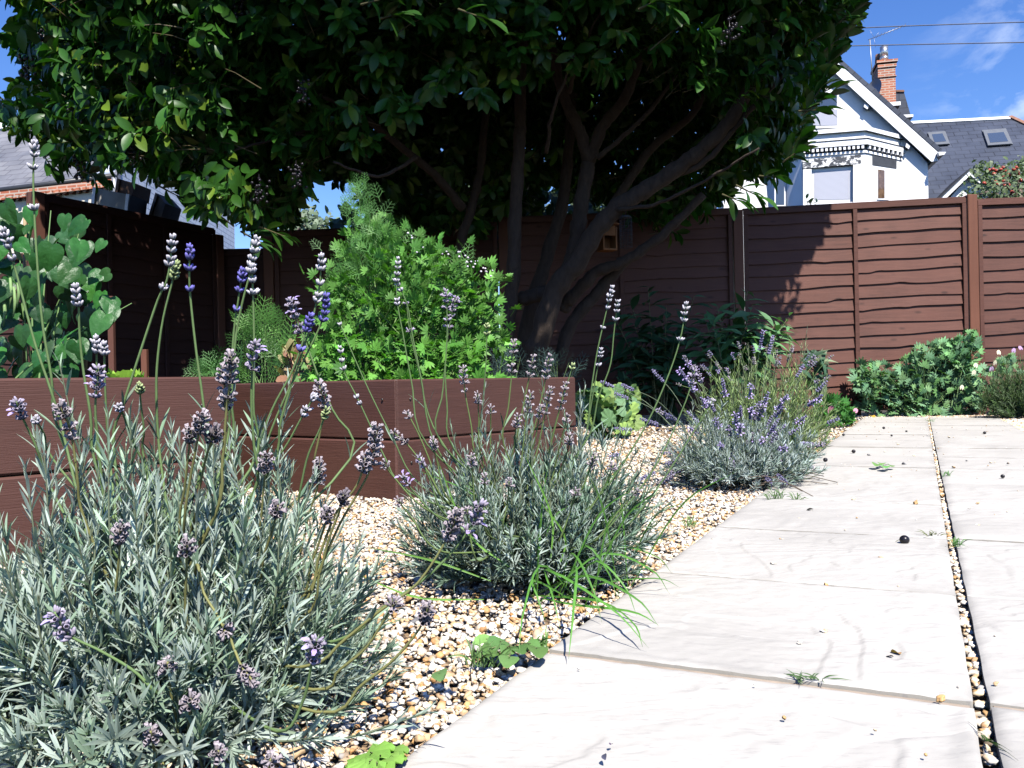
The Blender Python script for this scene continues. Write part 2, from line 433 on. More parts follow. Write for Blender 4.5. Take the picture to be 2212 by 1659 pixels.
while st[-1]+.6 < SEND-.2: st.append(st[-1]+.6)
st.append(SEND)
for i in range(len(st)-1):
    slab(st[i]+.0065, st[i+1]-.0065, -WL, 0, rng.uniform(-.002, .002), i*3.1)
    o2 = .012 if i else 0
    slab(st[i]+.005+o2, st[i+1]-.005+o2, JOINT, JOINT+WR, rng.uniform(-.002, .002), i*5.7+40)
po = gp.build('path', M['riven'], None, True); tag(po, kind='structure')
gm = Geo()
for c in st[1:-1]:
    gm.add(np.array([path(c-.012, -WL+.004, -.0055), path(c+.012, -WL+.004, -.0055), path(c+.012, -.004, -.0055), path(c-.012, -.004, -.0055)]), np.array([[0, 1, 2, 3]]))
    gm.add(np.array([path(c, JOINT+.004, -.0055), path(c+.024, JOINT+.004, -.0055), path(c+.024, JOINT+WR-.004, -.0055), path(c, JOINT+WR-.004, -.0055)]), np.array([[0, 1, 2, 3]]))
tag(gm.build('path_mortar', M['mortar'], None, False), kind='structure')

# ---------- gravel: loose flint pebbles over a bedding layer ----------
m, nt, b = mat('gravel bedding'); v = coords(nt)
vo = N(nt, 'ShaderNodeTexVoronoi'); vo.inputs['Scale'].default_value = 55; L(nt, v, vo.inputs['Vector'])
L(nt, ramp(nt, noise(nt, vo.outputs['Color'], 3, 0), [(.3, (.12, .08, .05)), (.5, (.3, .2, .11)), (.7, (.42, .36, .28))]), b.inputs['Base Color']); b.inputs['Roughness'].default_value = .9
bump(nt, b, vo.outputs['Distance'], .7, .02); M['bedding'] = m
gb = Geo()
bedding = [path(-1.4, -WL-.001)[:2], path(SEND+.001, -WL-.001)[:2], path(SEND+.001, WR+.4)[:2], path(-1.4, WR+.4)[:2], path(-1.4, 3)[:2], (7, 9.1), (-3.2, 9.1), (-3.2, 2.5), (-2.5, .3), (-1, .1)]
gb.add(np.array([[-4, .0, -.022], [7, .0, -.022], [7, 9.1, -.022], [-4, 9.1, -.022]]), np.array([[0, 1, 2, 3]]))
tag(gb.build('gravel_bed', M['bedding'], None, False), kind='structure')
def onpath(x, y):
    s = (x-O[0])*E1[0]+(y-O[1])*E1[1]; t = (x-O[0])*E2[0]+(y-O[1])*E2[1]
    return (t > -WL+.0) & (t < JOINT+WR) & (s < SEND) & (s > -1.3), s, t
BEDX = np.array([[-4, 1.46], [-1.92, 1.46], [-.84, 2.57], [-1.2, 3.7], [-.43, 3.16], [.29, 3.9], [.2, 4.8], [-4, 4.8]])
PEB = np.array([(.74, .66, .55), (.68, .57, .44), (.80, .76, .69), (.58, .40, .22), (.52, .31, .13), (.38, .36, .34), (.50, .47, .43), (.70, .55, .37), (.17, .165, .165)])
PW = np.array([.26, .20, .15, .10, .07, .035, .08, .12, .006])
def pebbles(g, x, y, z, r, tmpl):
    k = len(x); tv, tf = tmpl
    sc = np.stack([r*rng.uniform(.85, 1.35, k), r*rng.uniform(.7, 1.0, k), r*rng.uniform(.45, .75, k)], 1)
    R = randrot(k); flat = frames(np.stack([rng.normal(size=k), rng.normal(size=k), rng.normal(0, .3, k)], 1), np.stack([rng.normal(0, .4, k), rng.normal(0, .4, k), np.ones(k)], 1))
    R = flat*sc[:, None, :]
    c = PEB[rng.choice(len(PEB), k, p=PW/PW.sum())]*np.exp(rng.normal(0, .13, (k, 1)))
    V = np.einsum('kij,nj->kni', R, tv)
    lump = 1 + .22*np.sin(tv[None]@np.ones(3)*3.1 + rng.uniform(0, 6, (k, 1))) + .14*np.sin((tv[None, :, 0]*5.3-tv[None, :, 2]*4.1)+rng.uniform(0, 6, (k, 1)))
    V = V*lump[..., None] + np.stack([x, y, z], 1)[:, None]
    n = len(tv); f = (tf[None] + (np.arange(k)*n)[:, None, None]).reshape(-1, 3)
    cc = np.repeat(np.clip(c, 0, .9)[:, None], n, 1)
    two = (rng.uniform(size=k) < .4)[:, None] & ((tv[None, :, 0]+tv[None, :, 1]*.7) > rng.uniform(-.4, .5, (k, 1)))
    cc[two] = cc[two]*np.array([.75, .58, .42])
    g.add(V.reshape(-1, 3), f, cc.reshape(-1, 3))
gg = Geo()
def scatter(n, y0, y1, r0, tmpl, xlo=None, xhi=None):
    y = rng.uniform(y0, y1, n); x = rng.uniform(-1.05, .68, n)*np.maximum(y, 1.0) if xlo is None else rng.uniform(xlo, xhi, n)
    on, s, t = onpath(x, y)
    ok = ~on & (t < .1) & ~inpoly(x, y, BEDX)
    x, y = x[ok], y[ok]; k = len(x); r = r0*np.exp(rng.normal(0, .28, k))
    pebbles(gg, x, y, -.016+rng.uniform(0, .009, k), np.clip(r, .003, .011+.002*(y>3)), tmpl)
scatter(30000, .72, 1.9, .0048, ICO1)
scatter(7000, .0, .75, .0052, ICO0, -1.7, .2)
scatter(58000, 1.9, 3.6, .0057, ICO0)
scatter(32000, 3.5, 6.5, .0088, ICO0)
scatter(9000, 6.5, 9.0, .013, ICO0)
k = 5000; s = rng.uniform(SEND+.02, SEND+.6, k); t = rng.uniform(-1.5, 2.2, k); q = O+E1*s[:, None]+E2*t[:, None]; pebbles(gg, q[:, 0], q[:, 1], np.full(k, -.012), np.full(k, .014), ICO0)
k = 26000; s = rng.uniform(-.8, SEND+.2, k); t = JOINT+WR+rng.uniform(.005, 1, k)**1.4*2.4; q = O+E1*s[:, None]+E2*t[:, None]; pebbles(gg, q[:, 0], q[:, 1], np.full(k, -.014), .0075*np.exp(rng.normal(0, .2, k))*np.clip(.8+.12*s, .8, 1.7), ICO0)
k = 520; k = 760; s = np.concatenate([rng.uniform(-.2, 2.2, 330), rng.uniform(2, SEND, 430)]); t = rng.uniform(.004, JOINT-.004, k); q = O+E1*s[:, None]+E2*t[:, None]
pebbles(gg, q[:, 0], q[:, 1], rng.uniform(-.019, -.011, k), rng.uniform(.0045, .0085, k), ICO1)
tag(gg.build('gravel', M['stone'], None, True), kind='stuff', label='loose cream and orange flint gravel between the beds and the pale path', cat='gravel')

# ---------- timber fences ----------
M['fence'] = wood('fence boards', (.055, .0225, .0155), (.115, .047, .033), (.9, 13, 13), .62, .3, .5, (.24, .16, .14), 2.6)
M['post'] = wood('fence post', (.105, .040, .024), (.155, .062, .036), (10, 10, .8), .6, .3, .35)
M['shaded_fence'] = wood('fence boards with painted shade', (.030, .014, .012), (.05, .022, .018), (.9, 10, 10), .7, .2, .4)  # tree shade put into the colour: darker boards for the side and back fences
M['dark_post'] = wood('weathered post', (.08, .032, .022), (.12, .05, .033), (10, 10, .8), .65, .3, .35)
def board_panel(w, h, sh, seed, n=16):
    r = np.random.default_rng(seed); g = Geo(); nx = 48; X = np.linspace(0.02, w-.02, nx)
    zs = np.linspace(.04, h-.05, n+1)+r.uniform(-.016, .016, n+1); zs[0] = .04; zs[-1] = h-.04
    for i in range(n):
        wob = .007*np.sin(X*r.uniform(2, 4)+r.uniform(0, 6))+.004*np.sin(X*r.uniform(6, 10)+r.uniform(0, 6))
        for kx in r.uniform(.2, w-.2, 2): wob += r.choice([-1, 1])*.011*np.exp(-((X-kx)/.07)**2)*(r.random() < .6)
        lo = zs[i]+wob; hi = np.full(nx, zs[i+1]+.035); yb = -.026+r.uniform(-.003, .003)
        shz = sh*(X-w/2)
        rows = [np.stack([X, np.full(nx, -.002), hi+shz], 1), np.stack([X, np.full(nx, yb), lo+shz], 1), np.stack([X, np.full(nx, yb+.013), lo+shz-.001], 1), np.stack([X, np.full(nx, .008), hi+shz], 1)]
        v = np.vstack(rows); i0 = np.arange(nx-1)
        fs = [np.stack([i0+a*nx, i0+1+a*nx, i0+1+c*nx, i0+c*nx], 1) for a, c in ((1, 0), (2, 1), (3, 2), (0, 3))]
        g.add(v, np.vstack(fs))
    return g
def sheared_box(g, a, b_, sh, w, r=.003):
    n0 = g.n; g.bbox(a, b_, r); vv = g.v[-1]; vv[:, 2] += sh*(vv[:, 0]-w/2); return g
def fence_panel(root, x0, w, h, sh, seed, mids=(.5,), mt='fence'):
    pr = bpy.data.objects.new('fence_panel', None); COL.objects.link(pr); pr.parent = root; pr.location = (x0, 0, 0)
    board_panel(w, h, sh, seed).build('boards', M[mt], pr, False)
    g = sheared_box(Geo(), (0, -.045, h-.055), (w, -.0275, h), sh, w); sheared_box(g, (0, -.03, h+.001), (w, .02, h+.018), sh, w)
    g.build('top_rail', M[mt], pr, False)
    for bx in [0.0] + [w*q_-.02 for q_ in mids] + [w-.045]:
        sheared_box(Geo(), (bx, -.047, .0), (bx+.045, -.029, h-.057), sh, w).build('batten', M[mt], pr, False)
    return pr
def fence_post(root, x, h, w=.105, mt='post'):
    Geo().bbox((x-w/2, -.06, -.05), (x+w/2, .05, h), .006).build('fence_post', M[mt], root, False)
FD = 9.2
px = lambda u, v=620: P(u, v, FD)[0]
x1, x2 = px(1594, 600), px(2099, 640)
root = thing('fence', 'reddish brown overlap fence panels standing in front of the white gabled house', 'fence', (0, FD, 0))
def hz(u, v): return P(u, v, FD)[2]
wA = x2-.062-(x1+.060)
fence_panel(root, x1+.060, wA, hz(1846, 442), .034, 3)
fence_panel(root, x2+.062, wA, hz(2345, 425), .02, 5)
fence_panel(root, x2+.062+wA+.12, wA, hz(2345, 425)+.05, .01, 6)
fence_post(root, x1, hz(1594, 455)); fence_post(root, x2, hz(2099, 424)+.01); fence_post(root, x2+wA+.12, hz(2099, 424)+.06)
for i in range(2):
    xx = x1-.061-wA-i*(wA+.13)
    fence_panel(root, xx, wA, hz(1400, 462)-.1*i, .02, 8+i); fence_post(root, xx-.065, hz(1400, 462)-.1*i)
xx = x1-.061-2*wA-.13
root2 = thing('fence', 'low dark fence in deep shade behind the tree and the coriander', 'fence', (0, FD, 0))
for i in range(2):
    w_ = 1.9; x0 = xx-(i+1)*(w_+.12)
    fence_panel(root2, x0, w_, 1.9, .0, 18+i, mt='shaded_fence'); (i and fence_post(root2, x0+w_+.06, 1.92, .105, 'dark_post'))
# left fence, running away towards the back
a_, b_ = P(80, 640, 7.3), P(462, 640, 9.05)
ang = math.atan2(b_[1]-a_[1], b_[0]-a_[0]); ln = float(np.hypot(b_[0]-a_[0], b_[1]-a_[1]))
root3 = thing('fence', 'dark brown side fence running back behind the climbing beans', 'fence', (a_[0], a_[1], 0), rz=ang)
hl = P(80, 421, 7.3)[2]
fence_panel(root3, .05, ln-.05, hl, (P(462, 500, 9.05)[2]-hl)/ln*.6, 23, (.33, .66), 'shaded_fence')
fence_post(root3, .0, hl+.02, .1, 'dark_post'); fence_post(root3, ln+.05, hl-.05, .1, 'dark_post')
q = P(242, 760, 6.2); st_ = thing('garden_stake', 'thin brown stake standing in the bed beside the lettuce', 'stake', (q[0], q[1], .3))
part(Geo().bbox((q[0]-.02, q[1]-.02, .3), (q[0]+.02, q[1]+.02, P(242, 640, 6.2)[2]), .003), 'stake_post', M['dark_post'], st_, False)
q = P(313, 790, 6.0); st_ = thing('garden_stake', 'short orange brown stake right of the lettuce', 'stake', (q[0], q[1], .3))
part(Geo().bbox((q[0]-.02, q[1]-.02, .3), (q[0]+.02, q[1]+.02, P(313, 755, 6.0)[2]), .003), 'stake_post', M['post'], st_, False)

# ---------- raised beds ----------
M['sleeper'] = wood('stained sleeper', (.052, .0215, .0155), (.088, .038, .028), (.8, 14, 14), .55, .35, .55, None, 2.2)
M['sleeper_end'] = wood('stained sleeper end', (.05, .02, .017), (.075, .033, .027), (6, 6, 6), .6, .3, .3)
M['screw'] = plain('dull steel', (.10, .09, .085), .45, .5, .1, 20, .7)
def sleeper(root, a, b_, z0, z1, th=.075, nm='board', r=.006):
    # a board whose front face runs from a to b
    a, b_ = np.array(a, float), np.array(b_, float); d = (b_-a)/np.linalg.norm(b_-a); ln_ = np.linalg.norm(b_-a)
    g = Geo(); g.bbox((0, 0, z0), (ln_, th, z1), r); V = g.v[0]; nrm = np.array([-d[1], d[0]])
    # subdivide is not needed: grain comes from the material in the board's own axes
    o = g.build(nm, M['sleeper'], root, False); o.location = (a[0]-root.location[0], a[1]-root.location[1], 0); o.rotation_euler = (0, 0, math.atan2(d[1], d[0]))
    return o
def raised_bed(name, label, pts, top, bz, close):
    c = np.mean(pts, 0); root = thing(name, label, 'raised bed', (c[0], c[1], 0))
    n = len(pts)
    for i in range(n if close else n-1):
        a, b2 = np.array(pts[i]), np.array(pts[(i+1) % n]); d = (b2-a)/np.linalg.norm(b2-a)
        a2, b3 = a+d*.004, b2-d*.004
        z = [-.04] + list(bz) + [top]
        for k_ in range(len(z)-1):
            j = rng.uniform(-.003, .003); sleeper(root, a2+np.array([-d[1], d[0]])*j, b3+np.array([-d[1], d[0]])*j, z[k_]+.004, z[k_+1])
            for e_ in (.06, .94):
                q_ = a2+(b3-a2)*e_ - np.array([-d[1], d[0]])*.001
                if np.linalg.norm(b3-a2) < 2: part(Geo().tube([[*q_, (z[k_]+z[k_+1])/2+.04], [*(q_-np.array([-d[1], d[0]])*.0025), (z[k_]+z[k_+1])/2+.04]], .0045, 8), 'screw_head', M['screw'], root)
    g = Geo(); inn = [np.array(p)+(c-np.array(p))*.02 for p in pts]
    g.prism([[p[0], p[1], top-.06] for p in inn][::-1], (0, 0, -.2)); part(g, 'soil', M['soil'], root, False)
    return root
RB1 = raised_bed('raised_bed', 'nearer brown timber raised bed with beans and lettuce, cut by the frame', [(-4.0, 1.42), (-1.9, 1.42), (-.832, 2.55), (-1.56, 4.6), (-4.0, 4.6)], .449, [.205], True)
RB2 = raised_bed('raised_bed', 'farther brown timber raised bed holding the tall bolting coriander', [(-1.32, 3.82), (-.43, 3.17), (.293, 3.92), (.15, 5.3), (-1.25, 5.4)], .436, [.207], True)
# ---------- white gabled house beyond the right fence ----------
M['render'] = plain('white render', (.88, .88, .87), .8, .25, .04, 3, 0, .15, 60)
M['white_wood'] = plain('white painted wood', (.82, .82, .82), .45, .4, .03, 6)
M['upvc'] = plain('white plastic gutter', (.78, .79, .80), .35, .45, .03, 6)
M['lintel'] = None
m, nt, b = mat('flaking dark paint'); v = coords(nt, (5, 5, 9))
L(nt, ramp(nt, noise(nt, v, 1.6, 8, .7), [(.50, (.045, .05, .06)), (.54, (.75, .75, .74))]), b.inputs['Base Color']); b.inputs['Roughness'].default_value = .7; M['flaking'] = m
M['dark_paint'] = plain('dark grey paint', (.05, .055, .065), .6, .4, .2, 9)
M['roof_edge'] = plain('roof edge', (.03, .032, .038), .6, .3)
def slate(name, c1, c2, mort, scale, rough=.5, rot=(0, 0, 0), w=.5, h=.25, white=False):
    m, nt, b = mat(name)
    v = coords(nt, (scale, scale, scale), 'UV')
    br = N(nt, 'ShaderNodeTexBrick'); L(nt, v, br.inputs['Vector'])
    br.inputs['Color1'].default_value = (*c1, 1); br.inputs['Color2'].default_value = (*c2, 1); br.inputs['Mortar'].default_value = (*mort, 1)
    br.inputs['Scale'].default_value = 1; br.inputs['Brick Width'].default_value = w; br.inputs['Row Height'].default_value = h
    br.inputs['Mortar Size'].default_value = .012; br.inputs['Mortar Smooth'].default_value = .2; br.inputs['Bias'].default_value = 0
    f = noise(nt, coords(nt), 1.3, 6, .6)
    L(nt, mixc(nt, ramp(nt, f, [(.4, (0, 0, 0)), (.75, (.45, .45, .45))]), br.outputs['Color'], tuple(min(x*1.9, .9) for x in c2)), b.inputs['Base Color'])
    b.inputs['Roughness'].default_value = rough; b.inputs['Specular IOR Level'].default_value = .4
    bump(nt, b, br.outputs['Fac'], -.5, .01)
    return m
M['slate'] = slate('slate roof', (.036, .043, .062), (.052, .06, .082), (.018, .02, .026), 1, .45, w=.34, h=.2)
M['old_slate'] = slate('weathered slate roof', (.10, .105, .125), (.165, .165, .175), (.06, .06, .07), 1, .6, w=.35, h=.2)
M['brick'] = slate('red brick', (.30, .085, .045), (.42, .15, .08), (.42, .36, .30), 1, .85, w=.19, h=.058)
M['pale_brick'] = slate('painted brick wall', (.56, .63, .74), (.60, .67, .77), (.30, .36, .47), 1, .7, w=.3, h=.11)
def glass(name, tint=(.05, .07, .11), rough=.06):
    m, nt, b = mat(name); b.inputs['Base Color'].default_value = (*tint, 1); b.inputs['Roughness'].default_value = rough; b.inputs['Specular IOR Level'].default_value = .9
    return m
M['glass'] = glass('window glass'); 
m, nt, b = mat('window with blind'); v = coords(nt, (1, 1, 38)); wv = N(nt, 'ShaderNodeTexWave', wave_type='BANDS', bands_direction='Z'); wv.inputs['Scale'].default_value = .33; L(nt, v, wv.inputs['Vector'])
L(nt, ramp(nt, wv.outputs['Fac'], [(.3, (.36, .36, .40)), (.6, (.50, .50, .54))]), b.inputs['Base Color']); b.inputs['Roughness'].default_value = .08; b.inputs['Specular IOR Level'].default_value = .8; M['blind'] = m
M['curtain'] = plain('brown curtain behind glass', (.14, .085, .05), .1, .8, .5, 9)
M['sky_frame'] = plain('grey skylight cladding', (.12, .13, .145), .5, .4, .1, 8)
M['metal'] = plain('brushed flue metal', (.55, .56, .58), .3, .5, .1, 8, .9)
M['grey_metal'] = plain('galvanised metal', (.32, .33, .35), .45, .5, .1, 8, .6)
M['terracotta'] = plain('terracotta ridge', (.24, .13, .09), .85, .2, .3, 9)
def uvplane(o, ax, ay):
    # lay brick and slate courses along two directions of the surface, in metres
    me = o.data; uv = me.uv_layers.new(name='UVMap'); co = np.empty(len(me.vertices)*3); me.vertices.foreach_get('co', co); co = co.reshape(-1, 3)
    vi = np.empty(len(me.loops), np.int32); me.loops.foreach_get('vertex_index', vi); p = co[vi]
    uv.data.foreach_set('uv', np.stack([p@np.asarray(ax), p@np.asarray(ay)], 1).astype(np.float32).ravel())
    return o
def boxuv(o, t, n):
    me = o.data; uv = me.uv_layers.new(name='UVMap'); co = np.empty(len(me.vertices)*3); me.vertices.foreach_get('co', co); co = co.reshape(-1, 3)
    out = np.zeros((len(me.loops), 2), np.float32)
    for p in me.polygons:
        nn = np.array(p.normal); h = np.array([-nn[1], nn[0], 0]); h = nz(h) if np.linalg.norm(h) > .2 else np.array(t)
        for li in p.loop_indices:
            c = co[me.loops[li].vertex_index]; out[li] = (c@h, c[2] if abs(nn[2]) < .8 else c@np.array(n))
    uv.data.foreach_set('uv', out.ravel()); return o
psi = math.radians(13); T1 = np.array([math.cos(psi), -math.sin(psi), 0]); N1 = np.array([-math.sin(psi), -math.cos(psi), 0])
HP0 = P(1800, 500, 20)
def hp(u, v, off=0.0): return hit(u, v, HP0 + N1*off, N1)
hc = hp(1790, 500); house = thing('house', 'white gabled house with a bay window and a red brick chimney behind the fence', 'house', (hc[0], hc[1], 0))
def hpoly(name, mt, pts, off, thick, parent=house, smooth=False, lab=None):
    g = Geo(); g.prism([hp(u, v, off) for u, v in pts], -N1*thick)
    if parent is house: o = part(g, name, M[mt], house, smooth)
    else: o = _sub(g, name, M[mt], parent, smooth)
    if lab: o['label'] = lab
    return o
def drop(p): return np.array([p[0], p[1], -.05])
ridge, er, el_ = (1786, 124), (2006, 352), (1560, 352)
w_pts = [hp(*ridge), hp(*el_), drop(hp(*el_)), drop(hp(2004, 352)), hp(2004, 352)]
part(Geo().prism(w_pts[::-1], -N1*7), 'wall', M['render'], house, False)
# roof slabs with their overhang, white barge boards along the front edge
OV = .2
def quad_slab(a, b2, back, th, nm, mt):
    a, b2 = hp(*a, OV), hp(*b2, OV); n = nz(np.cross(b2-a, N1)); n = n if n[2] > 0 else -n
    g = Geo(); g.prism([a, b2, b2 - N1*back, a - N1*back], n*th); o = part(g, nm, M[mt], house, False); uvplane(o, N1, nz(b2-a)); return o
roofo = quad_slab((1786, 112), (2029, 329), 7.4, .09, 'roof', 'slate')
quad_slab((1541, 329), (1786, 112), 7.4, .09, 'roof', 'slate')
hpoly('barge_board', 'white_wood', [(1786, 113), (2027, 329), (2026, 348), (2012, 349), (1783, 138), (1786, 130)], OV-.01, .07)
hpoly('barge_board', 'white_wood', [(1785, 113), (1783, 138), (1560, 349), (1546, 348), (1544, 329)], OV-.013, .07)
hpoly('eave_bracket', 'white_wood', [(1868, 223), (1877, 229), (1874, 236), (1866, 231)], .15, .14)
hpoly('eave_bracket', 'white_wood', [(1958, 309), (1966, 315), (1963, 322), (1956, 317)], .15, .14)
hpoly('gutter_end', 'upvc', [(2027, 328), (2044, 328), (2040, 334), (2029, 336)], .4, 2)
# attic window
f = hpoly('window', 'white_wood', [(1740, 196), (1812, 194), (1813, 276), (1741, 278)], .03, .05)
hpoly('pane', 'glass', [(1748, 202), (1808, 200), (1808, 229), (1748, 231)], .036, .004, f)
hpoly('pane', 'blind', [(1748, 238), (1809, 236), (1809, 270), (1748, 272)], .036, .004, f)
# bay
OF = 1.0
FLp, FRp, WLp, WRp = hp(1733, 400, OF), hp(1869, 400, OF), hp(1662, 400, 0), hp(1948, 400, 0)
def zat(u, v, off): return hp(u, v, off)[2]
def bay_ring(z0, z1, pr, name, mt, par=house):
    g = Geo(); ring = []
    for p, (a, c) in zip((WLp, FLp, FRp, WRp), ((-1.0, .0), (-.45, 1), (.45, 1), (1.0, .0))): ring.append(p + T1*a*pr + N1*c*pr)
    ring = [WLp - N1*.2 - T1*pr] + ring + [WRp - N1*.2 + T1*pr]
    g.prism([np.array([p[0], p[1], z0]) for p in ring], (0, 0, z1-z0))
    return part(g, name, M[mt], house, False) if par is house else _sub(g, name, M[mt], par, False)
zz = lambda v: zat(1869, v, OF)
bay = bay_ring(-.05, zz(280), 0, 'bay', 'render')
bay_ring(zz(283), zz(274), .07, 'bay_gutter', 'upvc'); bay_ring(zz(274)+.003, zz(271), -.02, 'bay_roof', 'roof_edge')
corn = bay_ring(zz(314), zz(302), .10, 'cornice', 'white_wood'); bay_ring(zz(302)+.002, zz(300.5), .115, 'cornice_lead', 'roof_edge', corn)
bay_ring(zz(330), zz(325), .03, 'string_course', 'render')
def face(a, b2, t): return a*(1-t)+b2*t
bay_ring(zz(324.5), zz(314)-.004, .015, 'dentil_back', 'dark_paint', corn)
dn = Geo()
for (a, b2, k_) in ((FLp, FRp, 14), (FRp, WRp, 8), (WLp, FLp, 8)):
    d = nz((b2-a)*[1, 1, 0]); nn = np.array([d[1], -d[0], 0]); nn = nn if nn@N1 > 0 else -nn
    for i in range(k_):
        c = face(a, b2, (i+.5)/k_); w_ = .026
        q = [c-d*w_, c+d*w_, c+d*w_+nn*.085, c-d*w_+nn*.085]
        dn.prism([np.array([p[0], p[1], zz(322)]) for p in q], (0, 0, zz(314)-.002-zz(322)))
_sub(dn, 'dentil_trim', M['white_wood'], corn, False)
fn = nz(np.cross(nz((WRp-FRp)*[1, 1, 0]), [0, 0, 1])); fn = fn if fn@N1 > 0 else -fn
def fpoly(name, mt, pts, off, thick, parent=house):
    g = Geo(); g.prism([hit(u, v, FRp+fn*off, fn) for u, v in pts], -fn*thick)
    return part(g, name, M[mt], house, False) if parent is house else _sub(g, name, M[mt], parent, False)
hpoly('lintel', 'flaking', [(1734, 345), (1860, 333), (1860, 354), (1734, 364)], OF+.10, .11, lab='dark lintel with flaking paint')
fpoly('lintel', 'dark_paint', [(1885, 335), (1937, 342), (1937, 364), (1885, 356)], .012, .03)
f = hpoly('window', 'white_wood', [(1754, 364), (1842, 359), (1842, 446), (1754, 449)], OF+.02, .03)
hpoly('pane', 'blind', [(1759, 370), (1836, 366), (1836, 430), (1759, 432)], OF+.026, .004, f)
hpoly('sill', 'white_wood', [(1752, 441), (1843, 436), (1843, 441), (1752, 446)], OF+.10, .07, f)
f = fpoly('window', 'white_wood', [(1895, 361), (1921, 366), (1921, 432), (1895, 431)], .02, .03)
fpoly('pane', 'curtain', [(1897, 366), (1911, 368), (1911, 428), (1897, 428)], .026, .004, f)
# wall blocks either side of the bay lintel (rendered piers)
hpoly('pier', 'render', [(1735, 366), (1753, 365), (1753, 460), (1735, 460)], OF+.12, .13)
hpoly('pier', 'render', [(1843, 356), (1868, 354), (1868, 460), (1843, 460)], OF+.12, .13)
f = hpoly('window', 'white_wood', [(1673, 366), (1697, 366), (1697, 445), (1673, 445)], .55, .03)
hpoly('pane', 'glass', [(1676, 370), (1694, 370), (1694, 442), (1676, 442)], .556, .004, f)
# chimney with pots, flashing, dish, aerial
def hbox(name, mt, u0, v0, u1, v1, off, depth, parent=house, grow=0):
    a, b2 = hp(u0, v1, off), hp(u1, v0, off); c = (a+b2)/2; hw = abs((b2-a)@T1)/2 + grow
    q = [c-T1*hw+N1*grow, c+T1*hw+N1*grow, c+T1*hw-N1*(depth+grow), c-T1*hw-N1*(depth+grow)]
    g = Geo(); g.prism([np.array([p[0], p[1], a[2]]) for p in q], (0, 0, b2[2]-a[2]))
    o = part(g, name, M[mt], house, False) if parent is house else _sub(g, name, M[mt], parent, False)
    boxuv(o, T1, N1); return o
ch = hbox('chimney', 'brick', 1898, 140, 1934, 232, -1.2, .75)
hbox('chimney_course', 'brick', 1898, 128, 1934, 137, -1.2, .75, ch, .05); hbox('chimney_course', 'brick', 1898, 137.2, 1934, 147, -1.2, .75, ch, .025)
hbox('chimney_course', 'brick', 1898, 163, 1934, 168, -1.2, .75, ch, .025)
hbox('flashing', 'white_wood', 1896, 220, 1942, 232, -1.15, .9, ch, .03)
c = hp(1910, 128, -1.5); z1 = hp(1910, 101, -1.5)[2]
_sub(Geo().tube([[c[0], c[1], c[2]-.02], [c[0], c[1], c[2]+.05]], [.10, .105], 14).tube([[c[0], c[1], c[2]+.05], [c[0], c[1], z1]], .095, 14), 'flue', M['metal'], ch)
c = hp(1899, 125, -1.7); _sub(Geo().tube([[c[0], c[1], c[2]-.12], [c[0], c[1], c[2]+.08]], [.1, .085], 12), 'chimney_pot', M['terracotta'], ch)
rg = Geo(); rg.prism([hp(1937, 196, -2.2), hp(1952, 196, -2.2), hp(1968, 252, -2.2), hp(1920, 252, -2.2), hp(1915, 232, -2.2)], -N1*1.5); uvplane(part(rg, 'rear_roof', M['slate'], house, False), T1, (0, 0, 1))
hpoly('rear_fascia', 'white_wood', [(1938, 248), (1973, 247), (1973, 252), (1945, 255)], -2.1, 1.2)
hpoly('ridge_tile', 'terracotta', [(1936, 194), (1953, 194), (1954, 198), (1936, 198)], -2.17, 1.5)
dc = hp(1888, 197, -1.0); g = Geo(); k = 20; a = np.linspace(0, 2*np.pi, k, endpoint=False); vv = [dc - N1*.03]
dish_n = nz(N1*.55 - T1*.8 + [0, 0, .25]); dx_ = nz(np.cross(dish_n, [0, 0, 1])); dy_ = np.cross(dx_, dish_n)
for r_, h_ in ((.1, -.02), (.2, .0), (.27, .04)):
    for t in a: vv.append(dc + dx_*math.cos(t)*r_ + dy_*math.sin(t)*r_*1.1 + dish_n*h_)
fs = [np.array([[0, 1+i, 1+(i+1) % k] for i in range(k)]), np.array([[1+r*k+i, 1+(r+1)*k+i, 1+(r+1)*k+(i+1) % k, 1+r*k+(i+1) % k] for r in range(2) for i in range(k)])]
g.add(np.array(vv), fs); g.tube([dc, dc+dish_n*.3+[0, 0, -.12]], .012, 6); part(g, 'satellite_dish', M['grey_metal'], house)
b0, b1_, t0, t1_ = hp(1885, 178, -1.3), hp(1879, 86, -1.3), hp(1875, 86.5, -1.3), hp(1957, 54, -1.3)
g = Geo(); g.tube([b0, b1_], .014, 6); g.tube([t0, t1_], .009, 5)
for i in range(9):
    q = t0 + (t1_-t0)*(.25+.09*i); s = N1*.13; g.tube([q-s, q+s], .004, 4)
q = t0+(t1_-t0)*.16
for (e, f_) in ((.2, .12), (-.16, .2), (.05, -.24)): g.tube([q-np.array([0, 0, 0]), q+T1*e*.6+np.array([0, 0, f_])], .004, 4)
part(g, 'aerial', M['grey_metal'], house)
